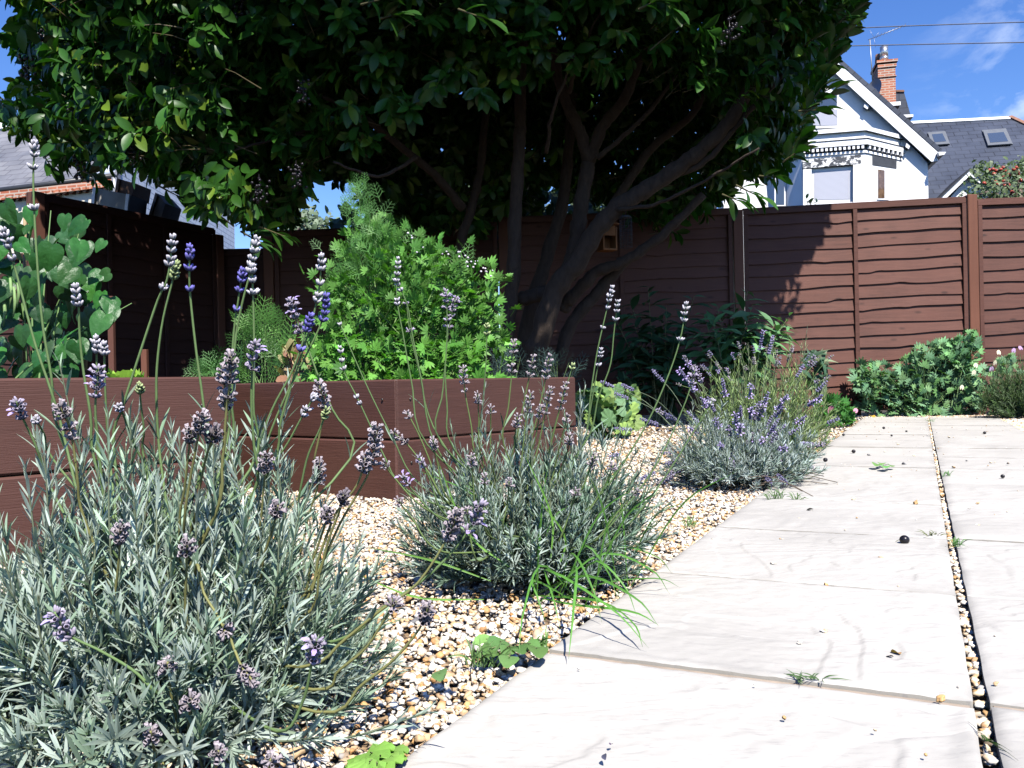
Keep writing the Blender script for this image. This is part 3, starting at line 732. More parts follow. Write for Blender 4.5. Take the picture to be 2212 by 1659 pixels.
# slate wing to the right, with two roof windows and a small white gable
th = math.radians(42); RP0 = hp(2075, 260, -3.8); RN = nz(N1*math.sin(th)+np.array([0, 0, math.cos(th)]))
RU = nz(np.cross(T1, RN)); RU = RU if RU[2] > 0 else -RU
def rp(u, v, off=0): return hit(u, v, RP0+RN*off, RN)
g = Geo(); g.prism([rp(1955, 265), rp(2181, 254), rp(2290, 300), rp(2290, 560), rp(1940, 560)], -RN*.15); o = part(g, 'wing_roof', M['slate'], house, False); uvplane(o, T1, RU)
g = Geo(); g.prism([rp(1960, 262, .03), rp(2182, 251, .03), rp(2183, 256, .03), rp(1960, 267, .03)], -RN*.1); part(g, 'ridge_capping', M['white_wood'], house, False)
g = Geo(); g.prism([rp(2178, 251, .04), rp(2186, 249, .04), rp(2295, 298, .04), rp(2292, 304, .04)], -RN*.1); part(g, 'verge_tile', M['terracotta'], house, False)
def skylight(out, inn):
    g = Geo(); g.prism([rp(u, v, .03) for u, v in out], -RN*.05); c_ = np.mean(out, 0); f = part(g, 'skylight', M['sky_frame'], house, False)
    o2 = [c_+(np.array(p)-c_)*.93 for p in out]; g = Geo(); g.prism([rp(u, v, .07) for u, v in o2], -RN*.035); _sub(g, 'frame', M['sky_frame'], f, False)
    g = Geo(); g.prism([rp(u, v, .075) for u, v in inn], -RN*.004); _sub(g, 'pane', M['glass'], f, False)
skylight([(2003, 286), (2042, 283), (2052, 311), (2012, 314)], [(2013, 290), (2036, 288), (2044, 305), (2019, 307)])
skylight([(2121, 281), (2173, 277), (2188, 311), (2133, 315)], [(2133, 288), (2168, 285), (2178, 305), (2139, 308)])
g = Geo(); g.prism([hp(2027, 432, .3), hp(2096, 366, .3), hp(2170, 434, .3), hp(2160, 434, .3), hp(2096, 378, .3), hp(2040, 432, .3)], -N1*.08); part(g, 'porch_barge', M['white_wood'], house, False)
g = Geo(); g.prism([hp(2040, 440, .1), hp(2096, 378, .1), hp(2160, 440, .1)], -N1*1.2); part(g, 'porch_gable', M['render'], house, False)
g = Geo(); g.prism([hp(2024, 432, .33), hp(2096, 362, .33), hp(2174, 434, .33), hp(2170, 434, .33), hp(2096, 366, .33), hp(2027, 432, .33)], -N1*1.6); part(g, 'porch_roof', M['roof_edge'], house, False)

# ---------- house at the left edge ----------
C0 = P(243, 600, 14); C0[2] = 0
dA = nz(np.array([-1, .25, 0])); nA = nz(np.array([-.25, -1, 0])); dB = nz(np.array([-.05, 1, 0])); nB = nz(np.array([1, .05, 0]))
M['cream'] = plain('cream render', (.72, .66, .55), .85, .2, .06, 4, 0, .2, 50)
M['black_gutter'] = plain('black gutter', (.03, .032, .036), .35, .4, .1)
lh = thing('house', 'house at the left edge with grey slate roof and brick eaves course', 'house', (C0[0], C0[1], 0))
ap = lambda u, v, off=0: hit(u, v, C0+nA*off, nA); bp = lambda u, v, off=0: hit(u, v, C0+nB*off, nB)
eR, eL = ap(243, 386), ap(-260, 444)
g = Geo(); g.prism([drop(eL), drop(eR), eR, eL], -nA*.3); part(g, 'wall', M['cream'], lh, False)
g = Geo(); g.prism([ap(-260, 444, .10), ap(-260, 464, .10), ap(241, 402, .10), ap(241, 387, .10)], -nA*.12); uvplane(part(g, 'brick_course', M['brick'], lh, False), dA, (0, 0, 1))
g = Geo(); g2 = Geo()
for i in range(20):
    u0 = -40 + i*14.5; vb = 402+(241-u0)*.1237; vt = vb-13
    g.prism([ap(u0, vb, .135), ap(u0+7, vb-.9, .135), ap(u0+7, vb-8, .135), ap(u0, vb-7.1, .135)], -nA*.03)
    g2.prism([ap(u0+2, vb+5, .07), ap(u0+8, vb+4.2, .07), ap(u0+8, vb+.3, .07), ap(u0+2, vb+1.0, .07)], -nA*.08)
uvplane(part(g, 'brick_corbels', M['brick'], lh, False), dA, (0, 0, 1)); uvplane(part(g2, 'brick_corbels', M['brick'], lh, False), dA, (0, 0, 1))
g = Geo(); g.tube([ap(-260, 443, .06), ap(247, 381, .06)], .05, 10); part(g, 'gutter', M['black_gutter'], lh)
thl = math.radians(40); LN = nz(nA*math.sin(thl)+np.array([0, 0, math.cos(thl)])); LP0 = ap(100, 398, .04)
lp = lambda u, v, off=0: hit(u, v, LP0+LN*off, LN)
LU = nz(np.cross(dA, LN)); LU = LU if LU[2] > 0 else -LU
g = Geo(); g.prism([lp(-260, 440), lp(252, 378), lp(275, 262), lp(-150, 272)], -LN*.12); o = part(g, 'roof', M['old_slate'], lh, False); uvplane(o, dA, LU)
g = Geo(); g.prism([lp(-150, 266, .05), lp(270, 258, .05), lp(271, 272, .05), lp(-150, 280, .05)], -LN*.2); part(g, 'ridge_capping', M['white_wood'], lh, False)
g = Geo(); g.prism([drop(bp(244.5, 600)), drop(bp(505, 600)), bp(505, 330), bp(400, 280), bp(262, 270), bp(247, 372)], -nB*.3); o = part(g, 'side_wall', M['pale_brick'], lh, False); uvplane(o, dB, (0, 0, 1))
g = Geo(); p_ = ap(247, 384, .12); g.tube([p_, p_+[.0, 0, -.25], p_+[-.03, .06, -.4], [p_[0]-.03, p_[1]+.06, 0]], .045, 8); part(g, 'downpipe', M['grey_metal'], lh)
M['box_grey'] = plain('grey weathered board', (.30, .285, .26), .8, .2, .15, 5); M['box_brown'] = plain('brown weathered board', (.17, .145, .135), .8, .2, .2, 5); M['box_dark'] = plain('dark brown board', (.10, .06, .04), .8, .2, .2, 5)
def tilted_box(lab, quad, side, d, mt):
    # an upright box seen over the fence, standing on legs behind it
    pts = [P(u, v, d) for u, v in quad]; c = np.mean(pts, 0); r = thing('storage_box', lab, 'box', (c[0], c[1], 0), 'boxes showing above the side fence')
    off = np.array([.05, .35, 0.])
    part(Geo().prism(pts, off), 'box_panel', M[mt], r, False)
    g = Geo(); pr = Geo()
    for a, b2 in ((0, 3), (1, 2)):
        p0, p1 = pts[a], pts[b2]; e = nz(p1-p0); h = nz(pts[1]-pts[0])*.035*(1 if a == 0 else -1)
        g.prism([p0-[0, .03, 0], p1-[0, .03, 0], p1+h-[0, .03, 0], p0+h-[0, .03, 0]], (0, .028, 0))
    part(g, 'edge_trim', M[side], r, False)
    g = Geo()
    for q in (pts[2], pts[3]): part(Geo().box((q[0]-.03, q[1]+.1, -.03), (q[0]+.03, q[1]+.16, q[2])), 'leg', M[mt], r, False)
tilted_box('wide grey box with pale edges above the side fence', [(203, 405), (281, 421), (276, 470), (198, 452)], 'grey_metal', 9.9, 'box_grey')
tilted_box('narrow brown leaning box against the pale brick wall', [(338, 417), (359, 440), (347, 482), (320, 476)], 'box_brown', 10.3, 'box_brown')
tilted_box('small dark brown box tucked under the laurel leaves', [(255, 386), (292, 396), (287, 428), (250, 418)], 'box_dark', 10.6, 'box_dark')

# ---------- shed behind the back fence ----------
M['felt'] = plain('black roofing felt', (.02, .022, .028), .5, .4, .2, 20)
sa, sb = P(560, 530, 9.9), P(800, 524, 9.9); sh = thing('shed', 'dark shed with a black felt roof just above the back fence', 'shed', ((sa[0]+sb[0])/2, 10.5, 0))
part(Geo().box((sa[0]+.1, 9.95, 0), (sb[0]-.1, 11.6, sa[2]-.02)), 'shed_walls', M['dark_post'], sh, False)
rt = P(680, 511, 10.2)[2]
g = Geo(); g.prism([[sa[0], 9.8, sa[2]-.01], [sa[0]+.6, 9.8, rt-.01], [sb[0], 9.8, rt], [sb[0], 9.8, sa[2]-.01]], (0, 2, 0)); part(g, 'shed_roof', M['felt'], sh, False)

# ---------- overhead cables ----------
M['cable'] = plain('cable sheath', (.10, .11, .15), .6, .3)
for (a, b2, c_, lab) in (((1500, 107), (2260, 90.5), (1880, 98), 'lower overhead cable crossing above the chimney'), ((1500, 78), (2260, 46), (1900, 58.5), 'upper overhead cable crossing the sky over the aerial')):
    pts = smoothpath([P(*a, 16), P(*c_, 16), P(*b2, 16)], 24); g = Geo().tube(pts, .010, 6)
    cb = g.build('cable', M['cable'], None, True, origin=pts[0]); tag(cb, lab, 'cable', 'overhead cables')
# ---------- cherry laurel tree ----------
m, nt, b = mat('bark'); v = coords(nt, (6, 6, 2.2)); f = noise(nt, v, 4, 7, .65, .5)
L(nt, ramp(nt, f, [(.3, (.018, .012, .008)), (.7, (.055, .036, .025))]), b.inputs['Base Color']); b.inputs['Roughness'].default_value = .9; bump(nt, b, f, .7, .02); M['bark'] = m
TD = 7.6
tb = G(1175, 1000); tb = P(1170, 760, TD); tree = thing('laurel_tree', 'big many-stemmed cherry laurel with glossy dark leaves and dark interior', 'tree', (tb[0], TD, 0))
def limb(pts, d0, d1, r0, r1, root_=tree, nm='trunk', sides=10):
    n = len(pts); p3 = [P(u, v, d0+(d1-d0)*i/(n-1)) for i, (u, v) in enumerate(pts)]
    q = smoothpath(p3, 6*n); k = len(q); r = np.linspace(r0, r1, k)*(1+.06*np.sin(np.arange(k)*1.3)); q[1:-1] += rng.normal(0, .004, (k-2, 3))
    g = Geo().tube(q, r, sides)
    return part(g, nm, M['bark'], root_)
s = 1/F*TD
limb([(1075, 945), (1088, 800), (1095, 709), (1109, 588), (1113, 459), (1122, 313), (1124, 221), (1130, 60)], 7.5, 7.2, .075, .045)
limb([(1130, 950), (1150, 790), (1165, 734), (1201, 624), (1245, 569), (1285, 503), (1330, 452), (1399, 408), (1472, 357), (1527, 313), (1585, 250), (1640, 150), (1700, 20)], 7.5, 6.6, .105, .042)
limb([(1226, 600), (1245, 520), (1256, 440), (1272, 345)], 7.5, 7.4, .075, .062)
limb([(1272, 350), (1252, 283), (1216, 203), (1190, 100)], 7.4, 7.1, .055, .04)
limb([(1274, 348), (1300, 276), (1348, 214), (1390, 100)], 7.4, 7.0, .055, .04)
limb([(1215, 668), (1238, 639), (1289, 588), (1344, 566), (1399, 533), (1450, 490), (1520, 420)], 7.6, 7.2, .06, .035)
limb([(1200, 800), (1235, 700), (1300, 620), (1345, 568)], 7.7, 7.6, .06, .05)
limb([(1060, 900), (1020, 700), (996, 533), (1018, 452), (1036, 371), (1050, 240)], 8.1, 7.9, .055, .035)
limb([(1120, 940), (1140, 700), (1180, 560), (1215, 440), (1228, 320), (1240, 180)], 8.0, 8.0, .08, .04)
limb([(1000, 450), (940, 380), (870, 320), (780, 250)], 7.9, 7.2, .045, .025)
limb([(1290, 342), (1362, 280), (1410, 232), (1470, 150)], 7.3, 7.0, .022, .015)
limb([(1300, 480), (1400, 330), (1500, 240), (1560, 120)], 7.9, 7.4, .045, .025)
limb([(1100, 650), (1150, 640), (1205, 625)], 7.6, 7.5, .06, .07)
limb([(1440, 385), (1520, 350), (1620, 240), (1700, 150)], 7.0, 6.6, .03, .018)
for pts in ([(1330, 452), (1420, 440), (1540, 380), (1640, 320)], [(1230, 200), (1250, 120), (1300, 20)], [(1180, 330), (1195, 240), (1240, 120)], [(900, 340), (820, 380), (720, 350)], [(780, 250), (600, 300), (480, 330)], [(780, 250), (620, 180), (420, 160)], [(420, 160), (300, 240), (200, 300)]):
    limb(pts, 7.0, 6.3, .018, .008, nm='branch', sides=6)

FB = np.array([(-400, 240), (0, 238), (60, 290), (130, 366), (200, 396), (260, 392), (300, 376), (380, 418), (440, 470), (520, 540), (590, 545), (650, 470), (690, 415), (720, 395), (760, 330), (900, 240), (1050, 205), (1200, 165), (1400, 140), (1480, 150), (1540, 210), (1600, 300), (1660, 360), (1700, 335), (1735, 300), (1750, 255), (1765, 210), (1800, 130), (1850, 30), (1872, -10), (3500, -4000)], float)
BB = np.array([(-400, 240), (300, 376), (440, 470), (560, 525), (620, 500), (680, 405), (720, 385), (756, 390), (772, 470), (830, 505), (950, 515), (1020, 500), (1100, 470), (1200, 430), (1300, 420), (1380, 500), (1460, 500), (1520, 462), (1560, 440), (1600, 422), (1680, 388), (1732, 312), (1765, 210), (1800, 130), (1850, 30), (1872, -10), (3500, -4000)], float)
def uvof(p):
    X = p[:, 0]/p[:, 1]*F; Z = (p[:, 2]-H)/p[:, 1]*F
    return 1106+X*CR-Z*SR, 829.5-(X*SR+Z*CR)
def crown_points(n):
    out = np.zeros((0, 3))
    while len(out) < n:
        p = rng.uniform([-5.6, 3.6, 1.1], [4.7, 11.3, 7.4], (n*4, 3))
        rx_ = np.where(p[:, 0] > -.75, 4.95, 4.2); e = ((p[:, 0]+.75)/rx_)**2 + ((p[:, 1]-7.9)/3.7)**2 + ((p[:, 2]-4.1)/3.3)**2
        e2 = ((p[:, 0]+.75)/(rx_+.2))**2 + ((p[:, 1]-7.9)/3.7)**2
        top = p[:, 2] > 4.1
        yf = 5.0 + (4.1-p[:, 2])*np.where(p[:, 0] < -1.9, .3, .75)
        u, v = uvof(p)
        w = np.clip((p[:, 1]-6.4)/1.2, 0, 1)
        lim = np.interp(u, FB[:, 0], FB[:, 1])*(1-w) + np.interp(u, BB[:, 0], BB[:, 1])*w - np.where(u < 700, 34, 14) + rng.normal(0, 10, len(u)) + 16*np.sin(u*.045+1.3*np.sin(u*.017))*(u < 1700)
        rim = np.interp(v, [-800, -10, 30, 130, 210, 300, 340], [2420, 1872-12, 1850-14, 1800-14, 1765-12, 1738-10, 1720])
        rimL = np.interp(v, [-3000, -500, -60, 40, 75, 130, 200, 275], [-900, -150, 12, 40, 24, 60, 30, 12]) + rng.normal(0, 10, len(u))
        low = (u > rimL) & (e2 < 1.0) & (p[:, 1] > yf) & (v < lim) & (u < rim)
        hi = (u > rimL) & (p[:, 1] > 4.2 + np.maximum(0, -.9-p[:, 0])*1.25) & (e < 1) & ((e > .5) | (rng.uniform(size=len(e)) < .25)) & (u < np.interp(v, [-3000, -800, -10], [3300, 2420, 1862]))
        # keep the trunks' hollow open from the front
        hollow = (p[:, 2] < 4.3) & (((p[:, 0]-.2)/2.2)**2 + ((p[:, 1]-7.3)/1.0)**2 + ((p[:, 2]-1.6)/1.75)**2 < 1)
        gap = (u > 655) & (u < 778) & (v > 396) & (v < 545)
        ok = np.where(top, hi, low) & ~hollow & ~gap & ~((u > 1880) & (v > -60) & (v < 460))
        back_thin = (p[:, 1] > 9.6) & (rng.uniform(size=len(e)) < .4)
        out = np.vstack([out, p[ok & ~back_thin]])
    return out[:n]
ctr = np.array([-.6, 7.7, 3.6])
def sprigs(n, per=8, size=.115, c=None):
    c = crown_points(n) if c is None else c; n = len(c)
    ax = nz(nz(c-ctr)*[1, 1, .55] + rng.normal(0, .42, (n, 3)) + [0, 0, .15])
    k = n*per; i = np.repeat(np.arange(n), per); j = np.tile(np.arange(per), n)
    a = j*2.4 + rng.uniform(0, 6.28, n)[i]
    e1 = nz(np.cross(ax, [.1, .2, 1.0])); e2 = np.cross(ax, e1)
    rad = e1[i]*np.cos(a)[:, None] + e2[i]*np.sin(a)[:, None]
    t = (j/per); pos = c[i] + ax[i]*((t-.6)*.15)[:, None]
    d = nz(ax[i]*(.35+.75*t)[:, None] + rad*(1.0-.35*t)[:, None] + np.array([0, 0, -.45]) + rng.normal(0, .22, (k, 3)))
    nrm = nz(ax[i]*.8 + [0, -.15, .5] - rad*.25 + rng.normal(0, .25, (k, 3)))
    sz = size*rng.uniform(.75, 1.25, k)*(1.05-.35*(t > .75))
    R = frames(d, nrm)*sz[:, None, None]*np.array([1.05, 1, 1])[None, None, :]
    col = np.where((rng.uniform(size=(k, 1)) < .12), np.array([[.10, .17, .018]]), np.array([[.027, .088, .011]]))*np.exp(rng.normal(0, .25, (k, 1)))
    return pos, R, col, c, ax
cg = Geo()
pos, R, col, c, ax = sprigs(14500, 8, .128)
cg.inst(LAUREL[0], LAUREL[1], R, pos, col)
# extra crown sprigs added along the sun's rays to cast the fence shadow
fp_ = PP(polysample([(1600, 440), (1768, 440), (1752, 520), (1702, 560), (1640, 640), (1600, 690)], 1500), np.full(1500, FD)); tt_ = (rng.uniform(2.9, 5.4, 1500)-fp_[:, 2])/SUN[2]
sh_ = fp_ + SUN*tt_[:, None] + rng.normal(0, .04, (1500, 3)); u_, v_ = uvof(sh_)
sh_ = sh_[u_ < np.interp(v_, [-3000, -800, -10, 30, 130, 210, 300, 340, 450], [3300, 2420, 1858, 1836, 1786, 1750, 1728, 1710, 1500])-8]
pos, R, col, _c, _a = sprigs(0, 8, .128, sh_); cg.inst(LAUREL[0], LAUREL[1], R, pos, col)
for q in range(0, len(c), 6):
    cg.tube([c[q]-ax[q]*.3-[0, 0, .04], c[q]-ax[q]*.12, c[q]+ax[q]*.06], [.006, .004, .002], 4, (.10, .08, .04), False)
# sprays that stick out against the white house and the sky
def spray(u0, v0, u1, v1, d, nl, size, g):
    a, b2 = P(u0, v0, d), P(u1, v1, d-.1); ax = nz(b2-a); t = np.linspace(.25, 1, nl)
    pos = a + (b2-a)*t[:, None]*.8; e1 = nz(np.cross(ax, [.1, 1, .2])); e2 = np.cross(ax, e1); an = np.arange(nl)*2.6
    d_ = nz(ax*.9 + (e1*np.cos(an)[:, None]*1.0+e2*np.sin(an)[:, None]*.5)*(1.15-t)[:, None] + rng.normal(0, .1, (nl, 3)))
    R = frames(d_, nz([0, .1, .9]+rng.normal(0, .35, (nl, 3))))*(size*rng.uniform(.85, 1.15, nl))[:, None, None]
    g.inst(LAUREL[0], LAUREL[1], R, pos, vary((.025, .075, .012), nl)); g.tube([a, (a+b2)/2, b2], [.008, .005, .002], 5, (.1, .09, .04), False)
for a in ((1740, 240, 1800, 150, 8), (1745, 215, 1822, 178, 6), (1730, 250, 1808, 192, 6), (1725, 240, 1790, 236, 6), (1700, 330, 1735, 300, 6), (1690, 350, 1738, 318, 6), (1800, 60, 1858, 8, 8), (1780, 110, 1838, 62, 7), (1770, 160, 1812, 112, 6), (1590, 400, 1650, 430, 6), (1560, 420, 1612, 440, 6), (430, 440, 470, 470, 6), (520, 500, 600, 545, 7), (560, 490, 640, 520, 6), (90, 330, 120, 372, 6), (180, 370, 240, 396, 7), (340, 400, 400, 432, 6), (-10, 200, 30, 270, 8), (1640, 380, 1690, 385, 5),
          (1380, 20, 1430, -5, 7), (1420, -15, 1460, 30, 7), (820, 40, 870, 30, 6), (780, 10, 850, -8, 6), (990, 20, 1060, 45, 6)):
    spray(*a[:4], 6.2 if a[0] > 1500 or a[0] < 700 else 4.9, a[4], .15, cg)
part(cg, 'crown', M['laurel'], tree)
for (u, v) in ((283, 16), (95, 90), (358, 127), (167, 363), (162, 250), (520, 20), (655, 200), (1576, 70), (290, 330), (640, 380), (560, 410), (60, 150)):
    g = Geo(); n = 26; c0 = P(u, v, 5.75 if u > 700 else 6.0); t = rng.uniform(-1, 1, n)
    p = c0 + np.stack([rng.normal(0, .028, n), rng.normal(0, .028, n), t*.085], 1)
    g.inst(ICO1[0], ICO1[1], np.repeat(np.eye(3)[None]*.0115, n, 0), p); g.tube([c0+[0, 0, .11], c0-[0, 0, .08]], .003, 4)
    part(g, 'berry_cluster', M['berry'], tree)

# ---------- wooden box and wire feeder hanging in the tree ----------
M['new_wood'] = wood('orange cedar', (.22, .085, .03), (.32, .13, .045), (8, 8, 1), .7, .3, .2)
c0 = P(1311, 512, 7.32); nb = thing('nest_box', 'open fronted orange wooden bird box fixed under a laurel branch', 'bird box', (c0[0], c0[1], c0[2]-.12), rz=math.radians(20))
nb.scale = (.78, .78, .82)
def lb(a, b2, nm, par, mt='new_wood'): return Geo().bbox(a, b2, .003).build(nm, M[mt], par, False)
lb((-.085, -.08, 0), (.085, .09, .018), 'floor_panel', nb); lb((-.085, .072, .0185), (.085, .09, .26), 'back_panel', nb)
lb((-.085, -.08, .0185), (-.067, .0715, .24), 'side_panel', nb); lb((.067, -.08, .0185), (.085, .0715, .24), 'side_panel', nb)
lb((-.105, -.12, .261), (.105, .1, .279), 'roof', nb); lb((-.066, -.078, .15), (.066, -.062, .26), 'front_panel', nb)
c1 = P(1352, 500, 7.0); fd = thing('bird_feeder', 'dark wire mesh feeder hanging beside the orange bird box', 'bird feeder', (c1[0], c1[1], c1[2]-.13))
g = Geo()
for i in range(10):
    a = i*math.pi/5; g.tube([[.05*math.cos(a), .05*math.sin(a), 0], [.05*math.cos(a), .05*math.sin(a), .24]], .002, 4)
for z in np.linspace(0, .24, 8):
    a = np.linspace(0, 2*np.pi, 13); g.tube(np.stack([.05*np.cos(a), .05*np.sin(a), np.full(13, z)], 1), .0018, 4)
g.build('wire_cage', M['roof_edge'], fd); Geo().tube([[0, 0, .24], [0, 0, .26]], [.055, .03], 12).build('lid', M['roof_edge'], fd); Geo().tube([[0, 0, .26], [0, 0, .36]], .003, 4).build('hanger', M['roof_edge'], fd)
# ---------- lavender ----------
def ovoid_t(k=6):
    rings = [(0, .0), (.12, .32), (.4, .5), (.7, .42), (.9, .26), (1, 0.0)]; v = []; q = []; t = []
    for (y, r) in rings[1:-1]:
        for j in range(k): a = 2*np.pi*j/k; v.append([r*math.cos(a)*.5, y, r*math.sin(a)*.5])
    n = len(v); v += [[0, 0, 0], [0, 1, 0]]
    for i in range(3):
        for j in range(k): q.append([i*k+j, i*k+(j+1) % k, (i+1)*k+(j+1) % k, (i+1)*k+j])
    for j in range(k): t += [[n, (j+1) % k, j], [n+1, 3*k+j, 3*k+(j+1) % k]]
    return np.array(v), [np.array(q), np.array(t)]
def calyx_t(k=6):
    rings = [(0, .06), (.25, .38), (.6, .44), (.92, .4), (1.0, .52)]; v = []; q = []
    for i, (y, r) in enumerate(rings):
        for j in range(k): a = 2*np.pi*j/k; v.append([r*math.cos(a)*.5, y + (.07*(j % 2) if i == 4 else 0), r*math.sin(a)*.5])
    v += [[.26*math.cos(2*np.pi*j/k)*.5, .55, .26*math.sin(2*np.pi*j/k)*.5] for j in range(k)]
    for i in range(5):
        for j in range(k): q.append([i*k+j, i*k+(j+1) % k, (i+1)*k+(j+1) % k, (i+1)*k+j])
    return np.array(v), [np.array(q)]
OVO, CAL = ovoid_t(), calyx_t()
PETAL = leaf_t([.1, .28, .34, .15], .3, .5)
CW = {'w': ((.62, .585, .66), (.34, .33, .27)), 'p': ((.17, .15, .56), (.22, .21, .30)), 'l': ((.40, .35, .46), (.27, .24, .25)), 'd': ((.42, .365, .40), (.29, .25, .235)), 'g': ((.42, .50, .24), (.34, .42, .16)), 'P': ((.28, .245, .44), (.25, .235, .31)), 'k': ((.22, .19, .215), (.15, .13, .13))}
def head(g, path, dist, kind, whorls, bl, nb=7):
    # whorls: distances from the tip along the stem, in metres
    (ct, cb) = CW[kind]; tot = dist[-1]
    for wi, w in enumerate(whorls):
        q = np.array([np.interp(w, dist, path[:, i]) for i in range(3)]); q2 = np.array([np.interp(min(w+.004, tot), dist, path[:, i]) for i in range(3)])
        up = nz(q-q2); k = nb if wi else max(4, nb-2)
        e1 = nz(np.cross(up, [.3, .9, .1])); e2 = np.cross(up, e1); a = np.arange(k)*2*np.pi/k + rng.uniform(0, 6)
        rad = e1*np.cos(a)[:, None]+e2*np.sin(a)[:, None]
        spread = rng.uniform(.45, .8) if wi else .35
        d = nz(up*1.0 + rad*spread + rng.normal(0, .13, (k, 3)))
        if kind in 'dlk': d = nz(up*.85 + rad*(spread+.25) + rng.normal(0, .25, (k, 3)))
        T = CAL if kind in 'dk' or (kind == 'l' and wi % 2) else OVO
        sz = bl*rng.uniform(.8, 1.15, k)*(.85 if wi == 0 else 1); fat = rng.uniform(.75, 1.0, k)
        R = frames(d, rad)*np.stack([sz*fat, sz, sz*fat], 1)[:, None, :]
        ty = np.clip(T[0][:, 1], 0, 1)[None, :, None]
        c = (np.array(cb)*(1-ty)+np.array(ct)*ty)*np.exp(rng.normal(0, .13, (k, 1, 1)))
        g.inst(T[0], T[1], R, q + rad*.0012, np.clip(c, 0, .9))
        if kind in 'lP' and rng.uniform() < .4:
            k2 = 3; dd = nz(rad[:k2]+up*.6); R2 = frames(dd, rad[:k2]*.2+up)*(bl*.8)
            g.inst(PETAL[0], PETAL[1], R2, q+dd*bl*.8, vary((.42, .34, .62), k2, .1, .04))
def stem(plant, uv, d0, d1, kind, wh, bl=.0085, r=.0018, base=None, extra=0, label=None, col=(.13, .21, .075), leaves=True, nb=7):
    n = len(uv); pts = [P(u, v, d0+(d1-d0)*i/max(n-1, 1)) for i, (u, v) in enumerate(uv)]
    if base is not None:
        b2 = np.array(base); pts.append(pts[-1]*.45+b2*.55+np.array([0, 0, .02])); pts.append(b2)
    q = smoothpath(pts, 26); dist = np.concatenate([[0], np.cumsum(np.linalg.norm(np.diff(q, axis=0), axis=1))])
    g = Geo(); cc = np.linspace(0, 1, len(q))[:, None]; cols = np.array(col)*(1-.25*cc) + np.array([.03, .02, 0])*(kind in 'dk')
    g.tube(q, np.linspace(r*.62, r*1.2, len(q)), 6, cols)
    if leaves:
        k = 6; t = rng.uniform(.35, .8, k//2).repeat(2)*dist[-1]; pos = np.stack([np.interp(t, dist, q[:, i]) for i in range(3)], 1); up = nz(np.stack([np.interp(t-.01, dist, q[:, i]) for i in range(3)], 1)-pos)
        sd_ = nz(np.cross(up, rng.normal(0, 1, (k, 3)))); sd_[1::2] = -sd_[::2]
        sz = rng.uniform(.035, .055, k); R = frames(nz(up+sd_*.5), -sd_)*sz[:, None, None]; g.inst(LINEAR[0], LINEAR[1], R, pos, vary((.17, .25, .16), k, .15, .04))
    st_ = part(g, 'flower_stem', M['stem'], plant)
    px2m = (d0/F); g2 = Geo(); head(g2, q, dist, kind, np.array(wh)*px2m, bl, nb)
    ho = _sub(g2, 'flower_head', M['bud'], st_, True)
    if label: ho['label'] = label
    return st_
def bush(plant, c, rx, ry, h, n, nl, ll, cols, spiky=.25, dens=None, seedless=False, droop=0.0, name='foliage', width=1.0, zmin=.01):
    # leafy shoots radiating from a low woody base
    g = Geo(); c = np.array(c)
    for i in range(n):
        a = rng.uniform(0, 2*np.pi); el = math.asin(rng.uniform(0.03, 1.0)); sr = rng.uniform(.62, 1.0)
        if dens is not None: sr = rng.uniform(dens, 1.0)
        dirv = np.array([math.cos(a)*math.cos(el), math.sin(a)*math.cos(el), math.sin(el)])
        tip = c + dirv*np.array([rx, ry, h])*sr*(1+rng.normal(0, .1)) + np.array([0, 0, abs(rng.normal(0, spiky*h*.5))])
        tip[2] = max(tip[2], zmin+.01)
        b0 = c + np.array([math.cos(a), math.sin(a), 0])*rng.uniform(0, .4)*np.array([rx, ry, 0]) + [0, 0, .01]
        mid = (b0+tip)/2 + np.array([math.cos(a)*rx*.12, math.sin(a)*ry*.12, -.02*h + rng.normal(0, .01)])
        q = smoothpath([b0, mid, tip], 8)
        g.tube(q, np.linspace(.0018, .0009, 8), 4, (.20, .24, .15), False)
        k = nl; t = np.sort(1-rng.uniform(0, 1, k)**1.3*.62); up = nz(q[-1]-q[-4])
        pos = np.stack([np.interp(t, np.linspace(0, 1, 8), q[:, j]) for j in range(3)], 1)
        an = np.arange(k)*1.571 + (np.arange(k)//2)*.3 + rng.uniform(0, 6); e1 = nz(np.cross(up, [.2, .4, .9])); e2 = np.cross(up, e1)
        rad = e1*np.cos(an)[:, None]+e2*np.sin(an)[:, None]
        ty = (t-.38)/.62
        d = nz(up*(.5+.75*ty)[:, None] + rad*(.95-.55*ty)[:, None] + [0, 0, .12-droop] + rng.normal(0, .14, (k, 3)))
        sz = ll*rng.uniform(.65, 1.2, k)*(1-.35*(ty > .85))
        R = frames(d, nz(up*.7-rad*.6+rng.normal(0, .25, (k, 3))))*np.stack([sz*width, sz, sz], 1)[:, None, :]
        shoot = np.array(cols[rng.integers(len(cols))])*math.exp(rng.normal(0, .12))
        g.inst(LINEAR[0], LINEAR[1], R, pos, np.clip(shoot*np.exp(rng.normal(0, .14, (k, 1))), 0, .8))
    return part(g, name, M['lav_leaf'], plant)
LAVC = [(.33, .41, .34), (.37, .45, .385), (.28, .385, .275), (.42, .49, .43)]
